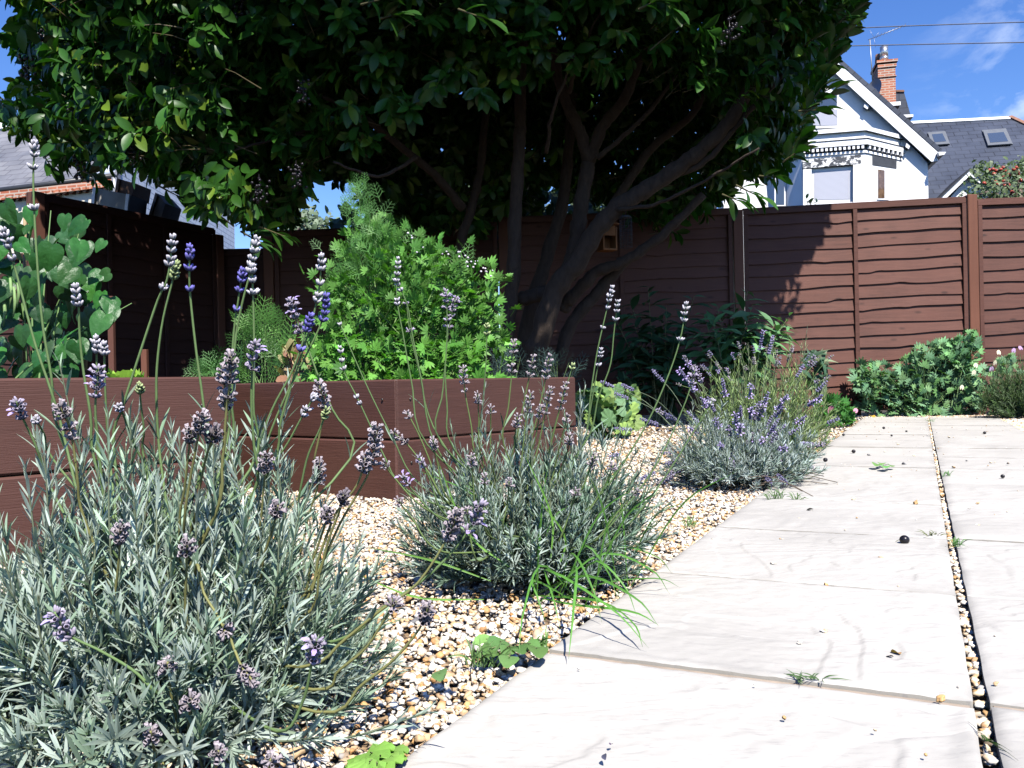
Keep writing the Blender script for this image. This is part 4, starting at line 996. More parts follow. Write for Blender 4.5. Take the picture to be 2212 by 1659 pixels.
# --- nearest lavender, lower left
c1 = np.array([-.47, 1.13, 0.0]); LA = thing('lavender', 'nearest lavender bush at lower left with tall pale and dried flower spikes', 'lavender', tuple(c1), 'lavender bushes along the path')
bush(LA, c1, .30, .27, .25, 600, 30, .036, LAVC, .5, width=1.0)
bush(LA, c1+[-.02, .12, .02], .22, .18, .30, 90, 28, .038, LAVC, .8, width=1.05, name='upright_shoots')
bush(LA, c1+[.02, -.07, 0], .31, .27, .13, 190, 28, .036, LAVC, .3, width=1.05, name='low_shoots')
S1 = [([(75, 312), (72, 400), (80, 560), (92, 700), (112, 820), (126, 930)], 'w', [3, 14, 27, 54, 142], 1.16),
 ([(8, 500), (22, 545), (38, 600), (75, 740), (112, 850), (140, 950)], 'w', [3, 14, 26, 40, 66], 1.12),
 ([(163, 622), (170, 665), (172, 720), (180, 800), (196, 900), (205, 1000)], 'w', [3, 14, 30, 42], 1.1),
 ([(208, 732), (209, 800), (206, 900), (214, 1000), (226, 1060)], 'w', [3, 13, 24, 33], 1.2),
 ([(225, 745), (227, 830), (232, 930), (240, 1020)], 'w', [3, 12, 24], 1.18),
 ([(213, 795), (206, 880), (213, 960), (224, 1080), (236, 1180)], 'l', [4, 18, 34, 50, 68], 1.02),
 ([(373, 515), (362, 600), (340, 650), (300, 770), (265, 880), (245, 960)], 'w', [3, 16, 32, 50, 62, 118], 1.12),
 ([(381, 572), (372, 610), (352, 690), (340, 780), (338, 860), (345, 980)], 'g', [3, 12, 24, 36], 1.18),
 ([(410, 536), (409, 600), (412, 650), (424, 760), (440, 880), (446, 980)], 'p', [3, 13, 26, 50, 96], 1.15),
 ([(554, 518), (540, 590), (522, 660), (508, 740), (500, 860), (495, 980)], 'w', [3, 15, 30, 48, 62, 76], 1.16),
 ([(524, 586), (516, 640), (505, 720), (496, 860), (490, 960)], 'p', [3, 14, 26, 48, 92], 1.2),
 ([(544, 578), (547, 650), (549, 760), (547, 880), (548, 1000)], 'w', [3, 14, 34, 60], 1.14),
 ([(694, 556), (690, 620), (672, 700), (640, 800), (606, 910), (585, 1010)], 'w', [3, 16, 30, 62, 88, 100], 1.2),
 ([(703, 640), (697, 690), (660, 770), (615, 860), (575, 960), (555, 1040)], 'p', [3, 15, 28, 42, 58], 1.22),
 ([(671, 684), (660, 720), (632, 800), (590, 880), (560, 960), (545, 1040)], 'p', [3, 13, 25, 38, 84], 1.2),
 ([(628, 650), (640, 690), (668, 760), (690, 820), (720, 890), (760, 985)], 'l', [3, 15, 28, 42, 62, 74], 1.3),
 ([(552, 742), (545, 800), (543, 880), (548, 960), (550, 1060)], 'l', [4, 18, 40, 62], 1.05),
 ([(500, 770), (496, 830), (488, 900), (480, 1000), (470, 1100)], 'd', [3, 17, 32, 48, 64, 100], .98),
 ([(484, 800), (486, 850), (488, 930), (478, 1020), (462, 1120)], 'd', [4, 18, 34, 56, 76, 96], 1.0),
 ([(436, 900), (425, 960), (410, 1040), (398, 1130)], 'd', [3, 16, 30, 46], .98),
 ([(412, 930), (406, 990), (398, 1060), (388, 1130)], 'd', [4, 18, 34], 1.0), ([(466, 930), (446, 985), (430, 1060), (420, 1120)], 'k', [3, 16, 30], 1.0),
 ([(128, 878), (146, 912), (158, 960), (168, 1040), (178, 1110)], 'd', [3, 16, 30, 60, 86], 1.05),
 ([(36, 868), (50, 905), (78, 965), (108, 1050)], 'l', [3, 16, 30, 48], 1.1), ([(78, 908), (96, 940), (120, 1000)], 'w', [3, 9], 1.12),
 ([(302, 834), (304, 870), (311, 930), (314, 1000)], 'g', [3, 12, 22], 1.2), ([(258, 880), (266, 895), (290, 960), (320, 1040)], 'w', [3, 12, 22], 1.15),
 ([(260, 1140), (258, 1190), (250, 1270), (236, 1360)], 'd', [4, 18, 34, 50], .95), ([(404, 1172), (403, 1230), (400, 1300), (402, 1380)], 'd', [4, 18, 34], .95),
 ([(118, 1322), (150, 1372), (215, 1405), (290, 1450), (340, 1500)], 'l', [6, 22, 40, 58, 74], .86), ([(684, 1382), (672, 1440), (652, 1520), (600, 1580)], 'l', [6, 22, 38, 54, 70], .86),
 ([(488, 1368), (470, 1330), (440, 1280), (425, 1220)], 'd', [4, 16], .95), ([(545, 1470), (522, 1440), (505, 1400), (480, 1350)], 'd', [3, 18, 36, 52], .92),
 ([(362, 1430), (366, 1480), (380, 1560), (380, 1640)], 'd', [4, 18, 32], .9), ([(412, 1510), (408, 1560), (400, 1640)], 'd', [4, 18, 30], .88), ([(472, 1622), (466, 1660), (460, 1720)], 'd', [4, 18], .85), ([(584, 1640), (580, 1680), (570, 1730)], 'd', [4, 16], .85), ([(325, 1580), (335, 1630), (345, 1700)], 'd', [4, 18, 34], .86),
 ([(576, 985), (570, 1050), (562, 1130), (545, 1200)], 'd', [3, 16, 30, 44], 1.08), ([(600, 1092), (590, 1140), (570, 1200), (548, 1270)], 'd', [4, 18, 34], 1.02),
 ([(690, 1000), (686, 1050), (668, 1110), (652, 1180), (620, 1290)], 'd', [3, 14, 26, 38, 50], 1.16),
 ([(678, 858), (650, 905), (620, 960), (585, 1010), (562, 1060)], 'w', [3, 10, 38, 54], 1.2), ([(706, 886), (692, 925), (665, 985), (648, 1060), (630, 1140)], 'g', [3, 12, 24], 1.22), ([(688, 830), (700, 870), (694, 920), (680, 985), (660, 1060)], 'd', [3, 15, 28, 44, 60], 1.24),
 ([(814, 925), (800, 1010), (775, 1062), (735, 1130), (690, 1230), (648, 1310)], 'd', [4, 18, 32, 48, 64, 84], 1.02), ([(790, 990), (770, 1050), (725, 1110), (690, 1200), (655, 1290)], 'd', [3, 18, 34], 1.02),
 ([(988, 1110), (965, 1165), (900, 1262), (820, 1320), (740, 1385), (660, 1440)], 'd', [4, 16, 28, 42, 56, 72], .96), ([(1040, 1090), (1010, 1150), (930, 1240), (830, 1310), (740, 1380)], 'l', [4, 18, 34, 52, 76], .96),
 ([(855, 1300), (835, 1330), (790, 1400), (730, 1450), (690, 1490)], 'd', [4, 18], .95), ([(926, 1310), (905, 1360), (850, 1425), (780, 1480), (700, 1540)], 'd', [4, 18, 34, 48], .92),
 ([(742, 1070), (735, 1100), (712, 1160), (690, 1240), (660, 1330)], 'k', [3, 15, 27], 1.02), ([(708, 1105), (700, 1140), (672, 1220), (640, 1300)], 'd', [3, 16, 32], 1.04)]
for uv, kd, wh, d in S1:
    stem(LA, uv, d, d+.05, kd, wh, .0102 if kd in 'wpgl' else .0108, .0019, base=c1+[rng.uniform(-.06, .06), rng.uniform(-.06, .06), .02], col=(.15, .235, .085) if kd not in 'dk' else (.19, .20, .08))
# --- middle lavender
c2 = np.array([.02, 1.80, 0.0]); LB_ = thing('lavender', 'middle lavender bush with many dried spikes and bright grass blades beside it', 'lavender', tuple(c2), 'lavender bushes along the path')
bush(LB_, c2, .285, .25, .265, 640, 28, .028, [(.31, .40, .335), (.35, .44, .38), (.25, .36, .26), (.40, .48, .43)], .55, width=1.1)
S2 = [([(860, 560), (857, 640), (872, 730), (890, 830), (915, 950)], 'w', [2, 12, 22, 36, 50, 92, 100], 1.7), ([(858, 610), (880, 660), (890, 720), (910, 820), (935, 950)], 'w', [2, 10, 22], 1.72), ([(878, 655), (886, 720), (905, 800), (935, 920)], 'l', [3, 64], 1.75),
 ([(962, 628), (966, 690), (964, 760), (956, 850), (948, 950)], 'l', [3, 14, 26, 40, 66], 1.65), ([(984, 645), (968, 720), (962, 800), (966, 880), (975, 960)], 'l', [2, 10, 20, 30, 42, 68], 1.68),
 ([(1052, 702), (1050, 780), (1044, 860), (1038, 950)], 'g', [2, 8, 22], 1.8), ([(1110, 738), (1106, 800), (1098, 880), (1088, 960)], 'd', [3, 14, 26, 58, 70], 1.7),
 ([(735, 752), (742, 800), (772, 860), (800, 920), (830, 985), (880, 1060)], 'w', [2, 12, 32, 50, 118, 134], 1.65), ([(735, 700), (760, 760), (800, 850), (850, 950), (900, 1040)], 'w', [3], 1.75),
 ([(1322, 622), (1308, 680), (1290, 760), (1276, 850), (1262, 950)], 'w', [2, 12, 22, 32, 48, 92], 1.75), ([(1334, 652), (1326, 720), (1318, 790), (1292, 860), (1268, 950)], 'w', [2, 12, 24, 42], 1.78), ([(1298, 756), (1288, 810), (1276, 880), (1262, 960)], 'w', [2, 10, 18, 38], 1.8),
 ([(1482, 658), (1470, 730), (1444, 810), (1400, 910), (1340, 1010), (1280, 1090)], 'w', [2, 12, 24, 38, 80], 1.6), ([(1540, 865), (1500, 930), (1430, 1040), (1360, 1130), (1290, 1190)], 'w', [3, 14], 1.6), ([(1500, 800), (1480, 870), (1420, 1000), (1340, 1110), (1270, 1180)], 'l', [3, 16, 32], 1.6),
 ([(1000, 795), (1005, 850), (1018, 920), (1030, 990)], 'd', [2, 12, 24, 36, 56], 1.66), ([(1152, 772), (1140, 830), (1126, 900), (1114, 980)], 'd', [2, 13, 26, 44], 1.72), ([(1186, 770), (1176, 830), (1158, 910), (1140, 990)], 'd', [2, 13, 25, 38, 52], 1.7),
 ([(1237, 790), (1216, 860), (1196, 930), (1180, 1000)], 'g', [2, 9], 1.75), ([(1222, 830), (1205, 900), (1190, 960), (1176, 1020)], 'd', [2, 14, 28, 44, 60], 1.68), ([(1190, 840), (1176, 900), (1164, 960), (1150, 1030)], 'd', [2, 14, 28, 44, 60], 1.66), ([(1146, 850), (1136, 910), (1128, 980), (1120, 1040)], 'd', [2, 14, 28, 44], 1.66), ([(1226, 900), (1210, 960), (1196, 1020)], 'd', [2, 14], 1.7), ([(1168, 880), (1158, 940), (1146, 1000)], 'd', [2, 14, 28], 1.64), ([(1118, 900), (1112, 950), (1104, 1020)], 'd', [2, 14, 28], 1.64), ([(1032, 850), (1034, 900), (1038, 980)], 'd', [2, 14, 26], 1.7), ([(1060, 880), (1060, 930), (1062, 1000)], 'd', [2, 14], 1.68), ([(1232, 940), (1224, 980), (1200, 1040)], 'd', [2, 14, 26], 1.7),
 ([(880, 892), (905, 940), (930, 1000), (960, 1080)], 'd', [2, 14], 1.58), ([(850, 935), (880, 960), (925, 1020), (960, 1080)], 'd', [2, 14, 28, 40], 1.56), ([(905, 985), (930, 1040), (960, 1110)], 'l', [3, 18, 32], 1.52), ([(935, 950), (945, 1000), (970, 1080)], 'd', [2, 14, 26], 1.56), ([(870, 1030), (900, 1070), (950, 1120)], 'l', [2, 14, 26], 1.5), ([(830, 1000), (850, 1030), (920, 1100)], 'd', [2, 14], 1.52),
 ([(1018, 985), (1022, 1040), (1030, 1110)], 'd', [2, 13, 26], 1.5), ([(1048, 1030), (1046, 1080), (1050, 1150)], 'd', [2, 14], 1.5), ([(1100, 1040), (1096, 1090), (1090, 1150)], 'd', [2, 12], 1.5), ([(1245, 1060), (1230, 1110), (1200, 1180)], 'd', [2, 12], 1.55), ([(1285, 985), (1268, 1030), (1230, 1120)], 'd', [2, 14, 28], 1.66), ([(1325, 1005), (1300, 1060), (1240, 1150)], 'd', [2, 12], 1.6), ([(860, 1080), (890, 1120), (950, 1190)], 'd', [2, 12], 1.48), ([(1010, 1100), (1014, 1150), (1030, 1210)], 'd', [2, 12], 1.46), ([(1376, 1060), (1340, 1100), (1270, 1180)], 'd', [2, 12], 1.58)]
for uv, kd, wh, d in S2:
    stem(LB_, uv, d, d+.05, kd, wh, .0098 if kd in 'wplg' else .0095, .0018, base=c2+[rng.uniform(-.07, .07), rng.uniform(-.07, .07), .02], leaves=rng.uniform() < .5, nb=6)
for i in range(14):   # leafy arms sprawling to the right over the gravel
    u = rng.uniform(1290, 1420); v = rng.uniform(1000, 1180); tip = P(u, v, 1.72+rng.normal(0, .05)); q = smoothpath([c2+[.1, 0, .03], (c2+[.1, 0, .03]+tip)/2+[.02, 0, .0], tip], 8)
    g = Geo().tube(q, .0014, 4, (.2, .26, .13), False); k = 26; t = rng.uniform(.45, 1, k); pos = np.stack([np.interp(t, np.linspace(0, 1, 8), q[:, j]) for j in range(3)], 1); up = nz(tip-q[3]); d = nz(up+rng.normal(0, .45, (k, 3)))
    g.inst(LINEAR[0], LINEAR[1], frames(d, rng.normal(0, 1, (k, 3)))*.036, pos, vary((.18, .26, .19), k, .15, .05)); part(g, 'leafy_arm', M['lav_leaf'], LB_)
# --- purple lavender
c3 = np.array([.90, 3.38, 0.0]); LC = thing('lavender', 'low silver leaved lavender with violet spikes sprawling over the path edge', 'lavender', tuple(c3), 'lavender bushes along the path')
bush(LC, c3, .34, .31, .26, 520, 24, .031, [(.37, .45, .41), (.42, .49, .46), (.31, .39, .34), (.46, .53, .51)], .35, width=1.15)
def free_stem(plant, base, tip, kind, n_wh, step, bl, r=.0013, sag=.0, nb=6, col=(.17, .22, .13)):
    base, tip = np.array(base), np.array(tip); mid = base*.45+tip*.55 + [0, 0, np.linalg.norm(tip-base)*.12]
    q = smoothpath([tip, mid, base], 14); dist = np.concatenate([[0], np.cumsum(np.linalg.norm(np.diff(q, axis=0), axis=1))])
    st_ = part(Geo().tube(q, np.linspace(r*.7, r, 14), 5, col), 'flower_stem', M['stem'], plant)
    g2 = Geo(); head(g2, q, dist, kind, np.arange(n_wh)*step+.002, bl, nb); _sub(g2, 'flower_head', M['bud'], st_, True)
T3 = [(1478, 770), (1410, 800), (1345, 832), (1330, 850), (1300, 825), (1470, 800), (1500, 790), (1490, 830), (1420, 885), (1440, 895), (1385, 905), (1330, 925), (1530, 860), (1545, 905), (1590, 905), (1640, 870), (1600, 880), (1700, 855), (1735, 790), (1760, 770), (1775, 855), (1785, 825), (1740, 900), (1725, 925), (1690, 1000), (1620, 1000), (1580, 985), (1555, 960), (1665, 985), (1460, 1020), (1480, 1075), (1545, 1080), (1700, 1080), (1755, 1010), (1780, 960), (1320, 985), (1440, 1000), (1380, 1080), (1500, 990), (1640, 930), (1680, 945), (1570, 1030), (1505, 1100), (1650, 1060), (1515, 860), (1560, 820), (1810, 905), (1430, 1040)] + [(rng.uniform(1290, 1480), rng.uniform(950, 1085)) for _ in range(3)] + [(rng.normal(1620, 85), rng.normal(930, 70)) for _ in range(26)]
for u, v in T3:
    d = 3.3 + rng.normal(0, .12); tip = P(u, v, d); tip[2] = max(tip[2], .03)
    dirx = np.clip(tip-c3, -.35, .35); free_stem(LC, c3+[dirx[0]*.35, dirx[1]*.2, .05], tip, 'P' if rng.uniform() < .8 else 'l', rng.integers(5, 9), .0105, .0108)
for i in range(10):   # bare trailing twigs
    a = P(rng.uniform(1560, 1660), rng.uniform(1030, 1070), 3.15); b2 = G(rng.uniform(1700, 1830), rng.uniform(1010, 1075), .006)
    part(Geo().tube(smoothpath([a, (a+b2)/2+[0, 0, .03], b2], 8), .0016, 5, (.14, .11, .08)), 'twig', M['stem'], LC)
# --- green lavender behind
c4 = np.array([1.33, 4.55, 0.0]); LD = thing('lavender', 'taller green lavender behind the violet one, with small mauve tops', 'lavender', tuple(c4), 'lavender bushes along the path')
bush(LD, c4, .42, .36, .48, 520, 24, .042, [(.26, .37, .12), (.30, .40, .16), (.22, .32, .11), (.32, .39, .21)], .35, dens=.45)
for i in range(36):
    a = rng.uniform(0, 6.28); r_ = rng.uniform(0, 1)**.6; tip = c4+[math.cos(a)*.46*r_, math.sin(a)*.4*r_, .60-.22*r_*r_+rng.normal(0, .05)]
    free_stem(LD, c4+[math.cos(a)*.2*r_, math.sin(a)*.2*r_, .2], tip, ('l', 'P', 'd', 'l')[i % 4], rng.integers(3, 5), .012, .0095, .0015, col=(.18, .27, .10))
# ---------- other plants ----------
def cloud(root, name, mt, tmpl, pts, ctr_, size, col, up=.5, tocam=.35, rnd=.4, out=.8, dv=.2, dirup=.2, flat=1.0):
    pts = np.asarray(pts); k = len(pts); tv, tf = tmpl
    o = nz(pts-np.asarray(ctr_))
    d = nz(o*out + [0, 0, dirup] + rng.normal(0, rnd, (k, 3)))
    n = nz(np.array([0.05, -tocam, up]) + o*.3 + rng.normal(0, .35, (k, 3)))
    sz = (size if np.ndim(size) else np.full(k, size))*rng.uniform(.7, 1.2, k)
    R = frames(d, n)*sz[:, None, None]
    c = np.array(col)[rng.integers(len(col), size=k)]*np.exp(rng.normal(0, dv, (k, 1)))
    g = Geo().inst(tv, tf, R, pts-d*sz[:, None]*.4, np.clip(c, 0, .8))
    return part(g, name, M[mt], root, False if tmpl in () else True)
def stems(root, base, tips, r, col, name='stems', spread=.1, sides=5):
    g = Geo(); base = np.array(base)
    for t in tips:
        b0 = base+[rng.uniform(-spread, spread), rng.uniform(-spread, spread), 0]; m_ = b0*.5+t*.5; m_[:2] = b0[:2]*.6+t[:2]*.4
        g.tube(smoothpath([b0, m_, t], 7), np.linspace(r, r*.45, 7), sides, np.array(col)*rng.uniform(.85, 1.15), False)
    return part(g, name, M['stem'], root)
# --- coriander, bolting
cb = P(860, 830, 4.35); cor = thing('coriander', 'tall bright green bolting coriander, feathery above and broad leaved below', 'herb', (cb[0], cb[1], .37))
OUT = [(700, 600), (722, 560), (735, 505), (760, 470), (800, 455), (830, 440), (872, 462), (890, 500), (925, 540), (985, 545), (1030, 570), (1064, 600), (1070, 645), (1052, 690), (1095, 700), (1080, 730), (1045, 745), (1030, 800), (1050, 828), (760, 832), (700, 830), (672, 800), (680, 730), (712, 690), (700, 640)]
def cpts(poly, n, d0=4.35, sp=.22, per=0, cr=.05):
    if per:   # leaves gathered in clumps with gaps between them
        m_ = max(n//per, 1); c_ = PP(polysample(poly, m_), d0 + rng.normal(0, sp, m_)); return c_[rng.integers(m_, size=n)] + rng.normal(0, cr, (n, 3))
    uv = polysample(poly, n); return PP(uv, d0 + rng.normal(0, sp, n))
lowp = [(705, 610), (730, 560), (770, 520), (830, 500), (890, 540), (960, 560), (1015, 580), (1048, 608), (1050, 645), (1035, 690), (1078, 702), (1062, 735), (1028, 745), (1014, 800), (1034, 828), (760, 834), (695, 832), (672, 800), (680, 730), (712, 690)]
CG = [(.10, .26, .045), (.13, .31, .06), (.075, .21, .035), (.16, .35, .075)]
cc = P(870, 760, 4.55)
cloud(cor, 'broad_leaves', 'soft_leaf', PARSLEY, cpts(lowp, 1850, 4.3, .22, 9, .06), cc, .09, CG, .55, .55, .35, .9)
front = [(690, 740), (1040, 740), (1045, 832), (680, 832)]
cloud(cor, 'lower_leaves', 'soft_leaf', PARSLEY, np.vstack([cpts(front, 330, 3.98, .1), cpts([(680, 800), (1090, 810), (1100, 838), (670, 838)], 60, 3.75, .05)]), cc, .095, [(.12, .32, .05), (.15, .36, .06), (.09, .26, .04)], .6, .6, .35, .9)
upp = [(720, 610), (735, 560), (748, 510), (780, 480), (805, 465), (832, 450), (862, 470), (880, 505), (915, 545), (980, 555), (1010, 590), (960, 650), (860, 660), (760, 640)]
cloud(cor, 'feathery_leaves', 'soft_leaf', FEATHER, cpts(upp, 210, 4.25, .2, 6, .045), cc, .10, [(.10, .26, .06), (.13, .30, .08), (.08, .21, .05), (.17, .33, .12)], .4, .7, .45, .9)
topp = [(748, 420), (762, 390), (790, 385), (800, 420), (808, 455), (785, 470), (762, 455), (735, 470), (730, 450)]
cloud(cor, 'feathery_top', 'soft_leaf', FEATHER, np.vstack([cpts(topp, 60, 4.3, .07), cpts([(750, 510), (790, 490), (830, 480), (840, 520), (800, 560), (745, 560)], 60, 4.25, .1)]), cc, .085, [(.09, .23, .06), (.12, .27, .08)], .4, .7, .45, .9)
stems(cor, (cb[0], cb[1], .37), [P(u, v, 4.3) for u, v in ((775, 420), (800, 470), (835, 460), (870, 500), (930, 560), (1000, 580), (1040, 620), (1060, 700), (720, 600), (760, 560), (880, 640), (960, 620), (720, 720), (1080, 715), (900, 560), (985, 560))] + list(cpts(lowp, 70)), .006, (.16, .27, .08), 'stems', .32)
k = 60; fp = np.vstack([cpts([(930, 535), (1000, 545), (1060, 570), (1070, 600), (1000, 590)], 34, 4.2, .08), cpts([(870, 490), (920, 520), (930, 560), (890, 540)], 10, 4.2, .08)])
part(Geo().inst(ICO0[0], ICO0[1], np.repeat(np.eye(3)[None]*.006, len(fp), 0), fp, vary((.7, .66, .7), len(fp), .1, .03)), 'blossom', M['bud'], cor)
# --- carrots / ferny leaves left of the coriander
def small_herb(lab, nm, cat, poly, d, tmpl, size, col, n, base_z=.37, dsp=.12, mt='soft_leaf', stem_c=(.15, .26, .08), nst=14, up=.5, rnd=.4):
    pts = cpts(poly, n, d, dsp); c = pts.mean(0); c[2] = pts[:, 2].min()-.02
    r = thing(nm, lab, cat, (c[0], c[1], base_z)); cloud(r, 'leaves', mt, tmpl, pts, c, size, col, up, .5, rnd, .7, dirup=.4)
    if nst: stems(r, (c[0], c[1], base_z), pts[:nst], .004, stem_c, 'stems', .05)
    return r
small_herb('ferny carrot tops beside the coriander', 'carrot_plant', 'vegetable', [(520, 690), (560, 672), (600, 680), (630, 710), (640, 770), (640, 828), (510, 828), (505, 760)], 4.6, FERN, .15, [(.09, .23, .05), (.12, .27, .06), (.065, .17, .04)], 62)
small_herb('low ferny leaves at the right end of the nearer bed', 'carrot_plant', 'vegetable', [(425, 790), (470, 765), (505, 775), (515, 825), (425, 818)], 4.0, FERN, .11, [(.07, .19, .045), (.09, .23, .055)], 26)
small_herb('pale pink stemmed chard with yellowing leaves between carrots and coriander', 'chard_plant', 'vegetable', [(622, 740), (640, 700), (665, 720), (690, 770), (690, 825), (600, 825)], 4.45, OVAL, .085, [(.40, .36, .17), (.36, .27, .15), (.30, .31, .12), (.32, .17, .11)], 40, stem_c=(.42, .16, .13))
# --- climbing beans
bc = P(95, 800, 2.95); M['bean'] = leafmat('bean leaf', .42, .22, .4, bumps=.8)
bean = thing('bean_plant', 'climbing bean plant with big heart shaped leaves at the left edge', 'vegetable', (bc[0], bc[1], .38))
BO = [(-60, 425), (20, 420), (90, 450), (150, 455), (205, 470), (250, 560), (250, 610), (240, 680), (205, 740), (170, 790), (110, 800), (30, 805), (-60, 805)]
pts = cpts(BO, 125, 2.95, .14)
k = len(pts); d = nz(np.stack([rng.normal(0, .55, k), -.35+rng.normal(0, .3, k), -1+rng.normal(0, .3, k)], 1)); n_ = nz(np.stack([rng.normal(.15, .55, k), -.8+rng.normal(0, .3, k), .6+rng.normal(0, .4, k)], 1))
g = Geo().inst(HEART[0], HEART[1], frames(d, n_)*(.074*rng.uniform(.7, 1.25, k))[:, None, None], pts, vary((.03, .115, .024), k, .25, .08)); part(g, 'leaves', M['bean'], bean)
pts = cpts([(-40, 430), (80, 470), (200, 500), (210, 700), (120, 790), (-40, 790)], 60, 3.12, .12); k = len(pts); d = nz(np.stack([rng.normal(0, .5, k), -.2+rng.normal(0, .3, k), -1+rng.normal(0, .3, k)], 1))
g = Geo().inst(HEART[0], HEART[1], frames(d, nz(np.stack([rng.normal(0, .5, k), np.full(k, -.9), np.full(k, .4)], 1)))*.078, pts, vary((.035, .10, .035), k, .2)); part(g, 'inner_leaves', M['bean'], bean)
stems(bean, (bc[0], bc[1], .38), [P(u, v, 3.0) for u, v in ((0, 440), (60, 440), (110, 455), (180, 470), (235, 580), (150, 600), (250, 640), (40, 520), (285, 655))], .004, (.14, .24, .08), 'vines', .15)
g = Geo()
for (u, v) in ((22, 600), (30, 620), (38, 600), (8, 640), (150, 560)):
    a = P(u, v, 2.85); g.tube([a, a+[.004, 0, -.05], a+[-.004, 0, -.1]], [.004, .006, .002], 6, (.2, .32, .12))
part(g, 'bean_pods', M['stem'], bean)
for u, v0, v1, in ((52, 425, 800), (185, 560, 800)):
    part(Geo().tube([P(u, v1, 3.1), P(u+2, v0+40, 3.1)], .006, 6, (.3, .22, .12)), 'cane', M['stem'], bean)
# --- lettuces
def lettuce(lab, u, v, w, h, d, col):
    b0 = P(u, v, d); s = d/F; r = thing('lettuce', lab, 'lettuce', (b0[0], b0[1], .385), 'lettuces in the nearer bed'); g = Geo()
    nl = 13
    for i in range(nl):
        a = i*2.4; f_ = i/nl; R_ = w*s*.5*(1-.45*f_); Hh = h*s*(.55+.5*f_)
        na, nr = 9, 7; vv = []
        for x in np.linspace(-1, 1, na):
            for y in np.linspace(0, 1, nr):
                an = a + x*.62*(.4+.6*y); rr = R_*y**.8*(1+.05*math.sin(9*x+i)*y); fr = .012*y**3*math.sin(13*x+i*2+5*y)
                vv.append([b0[0]+rr*math.cos(an), b0[1]+rr*math.sin(an)*.9, .385+Hh*(y**1.4)*(1-.12*x*x)+fr*(h*s*6)])
        i_, j_ = np.meshgrid(np.arange(na-1), np.arange(nr-1), indexing='ij'); q = (i_*nr+j_).ravel(); g.add(np.array(vv), np.stack([q, q+1, q+nr+1, q+nr], 1), np.array(col)*rng.uniform(.8, 1.2))
    part(g, 'leaves', M['soft_leaf'], r)
lettuce('bright frilly lettuce standing right of the beans', 270, 815, 112, 62, 4.0, (.28, .48, .06))
lettuce('low pale lettuce under the right side of the beans', 120, 812, 85, 26, 2.9, (.26, .46, .08)); lettuce('low yellow green lettuce under the left side of the beans', 70, 812, 75, 24, 2.9, (.22, .36, .09))
# --- lady's mantle by the bed end
def clumpR(lab, nm, cat, poly, d, dsp, tmpl, size, col, n, mt='matt_leaf', base=None, up=.75, tocam=.45, nst=20, rnd=.4, out=.9, dirup=.1, stem_c=(.16, .25, .09), r=.003):
    pts = cpts(poly, n, d, dsp); pts[:, 2] = np.maximum(pts[:, 2], .015); c = pts.mean(0); c[2] = 0.0
    rt = thing(nm, lab, cat, (c[0], c[1], 0)); cloud(rt, 'leaves', mt, tmpl, pts, c+[0, .1, .02], size, col, up, tocam, rnd, out, dirup=dirup)
    if nst: stems(rt, (c[0], c[1], -.01), pts[:nst], r, stem_c, 'stems', .06)
    return rt
clumpR('round leaved lady\'s mantle clump by the far end of the timber bed', 'lady_mantle', 'plant', [(1248, 850), (1280, 838), (1330, 830), (1370, 845), (1388, 880), (1378, 920), (1345, 938), (1290, 932), (1255, 915)], 6.4, .14, ROUND, .125, [(.13, .24, .10), (.16, .29, .10), (.11, .21, .10), (.24, .36, .10)], 60, up=.6, tocam=.8)
# --- buddleia-like shrub at the edge of the shade
def branchy(lab, nm, cat, base, tips, d, tmpl, size, col, per, mt='matt_leaf', r=.008, up=.6, dsp=.15, pair=True, name='leaves', bark=(.16, .17, .08), spread=.08):
    rt = thing(nm, lab, cat, (base[0], base[1], 0)); g = Geo(); gl = Geo()
    for (u, v) in tips:
        t = P(u, v, d+rng.normal(0, dsp)); b0 = np.array(base)+[rng.uniform(-spread, spread), rng.uniform(-spread, spread), 0]; m_ = b0*.5+t*.5+[0, 0, .08]; q = smoothpath([b0, m_, t], 10); g.tube(q, np.linspace(r, r*.3, 10), 5, bark, False)
        k = per; tt = np.linspace(.35, 1, k); pos = np.stack([np.interp(tt, np.linspace(0, 1, 10), q[:, j]) for j in range(3)], 1); ax = nz(q[-1]-q[-4])
        e1 = nz(np.cross(ax, [.1, .3, 1])); e2 = np.cross(ax, e1); an = (np.arange(k)//2)*1.57+np.arange(k) % 2*np.pi+rng.uniform(0, 6); rad = e1*np.cos(an)[:, None]+e2*np.sin(an)[:, None]
        dd = nz(rad+ax*.55+[0, 0, -.12]+rng.normal(0, .2, (k, 3))); R = frames(dd, nz([0, -.35, up]+ax*.3+rng.normal(0, .25, (k, 3))))*(size*rng.uniform(.7, 1.15, k)*(1.05-.45*(tt > .93)))[:, None, None]
        gl.inst(tmpl[0], tmpl[1], R, pos, np.clip(np.array(col)[rng.integers(len(col), size=k)]*np.exp(rng.normal(0, .18, (k, 1))), 0, .8))
    part(g, 'branches', M['stem'], rt); part(gl, name, M[mt], rt); return rt
bs = P(1570, 900, 8.1); bs[2] = 0
branchy('arching shrub with pointed green leaves catching sun at the shadow edge', 'buddleia_shrub', 'shrub', bs, [(1705, 682), (1690, 700), (1660, 720), (1640, 690), (1590, 665), (1550, 662), (1610, 700), (1570, 720), (1540, 690), (1640, 740), (1600, 740), (1520, 680), (1560, 700), (1680, 690), (1625, 660), (1585, 760), (1660, 750), (1700, 715), (1540, 740), (1615, 630), (1500, 720), (1650, 770), (1610, 780)], 8.1, LANCE, .24, [(.10, .24, .09), (.075, .19, .07), (.13, .27, .12)], 16)
bs = P(1430, 930, 8.3); bs[2] = 0
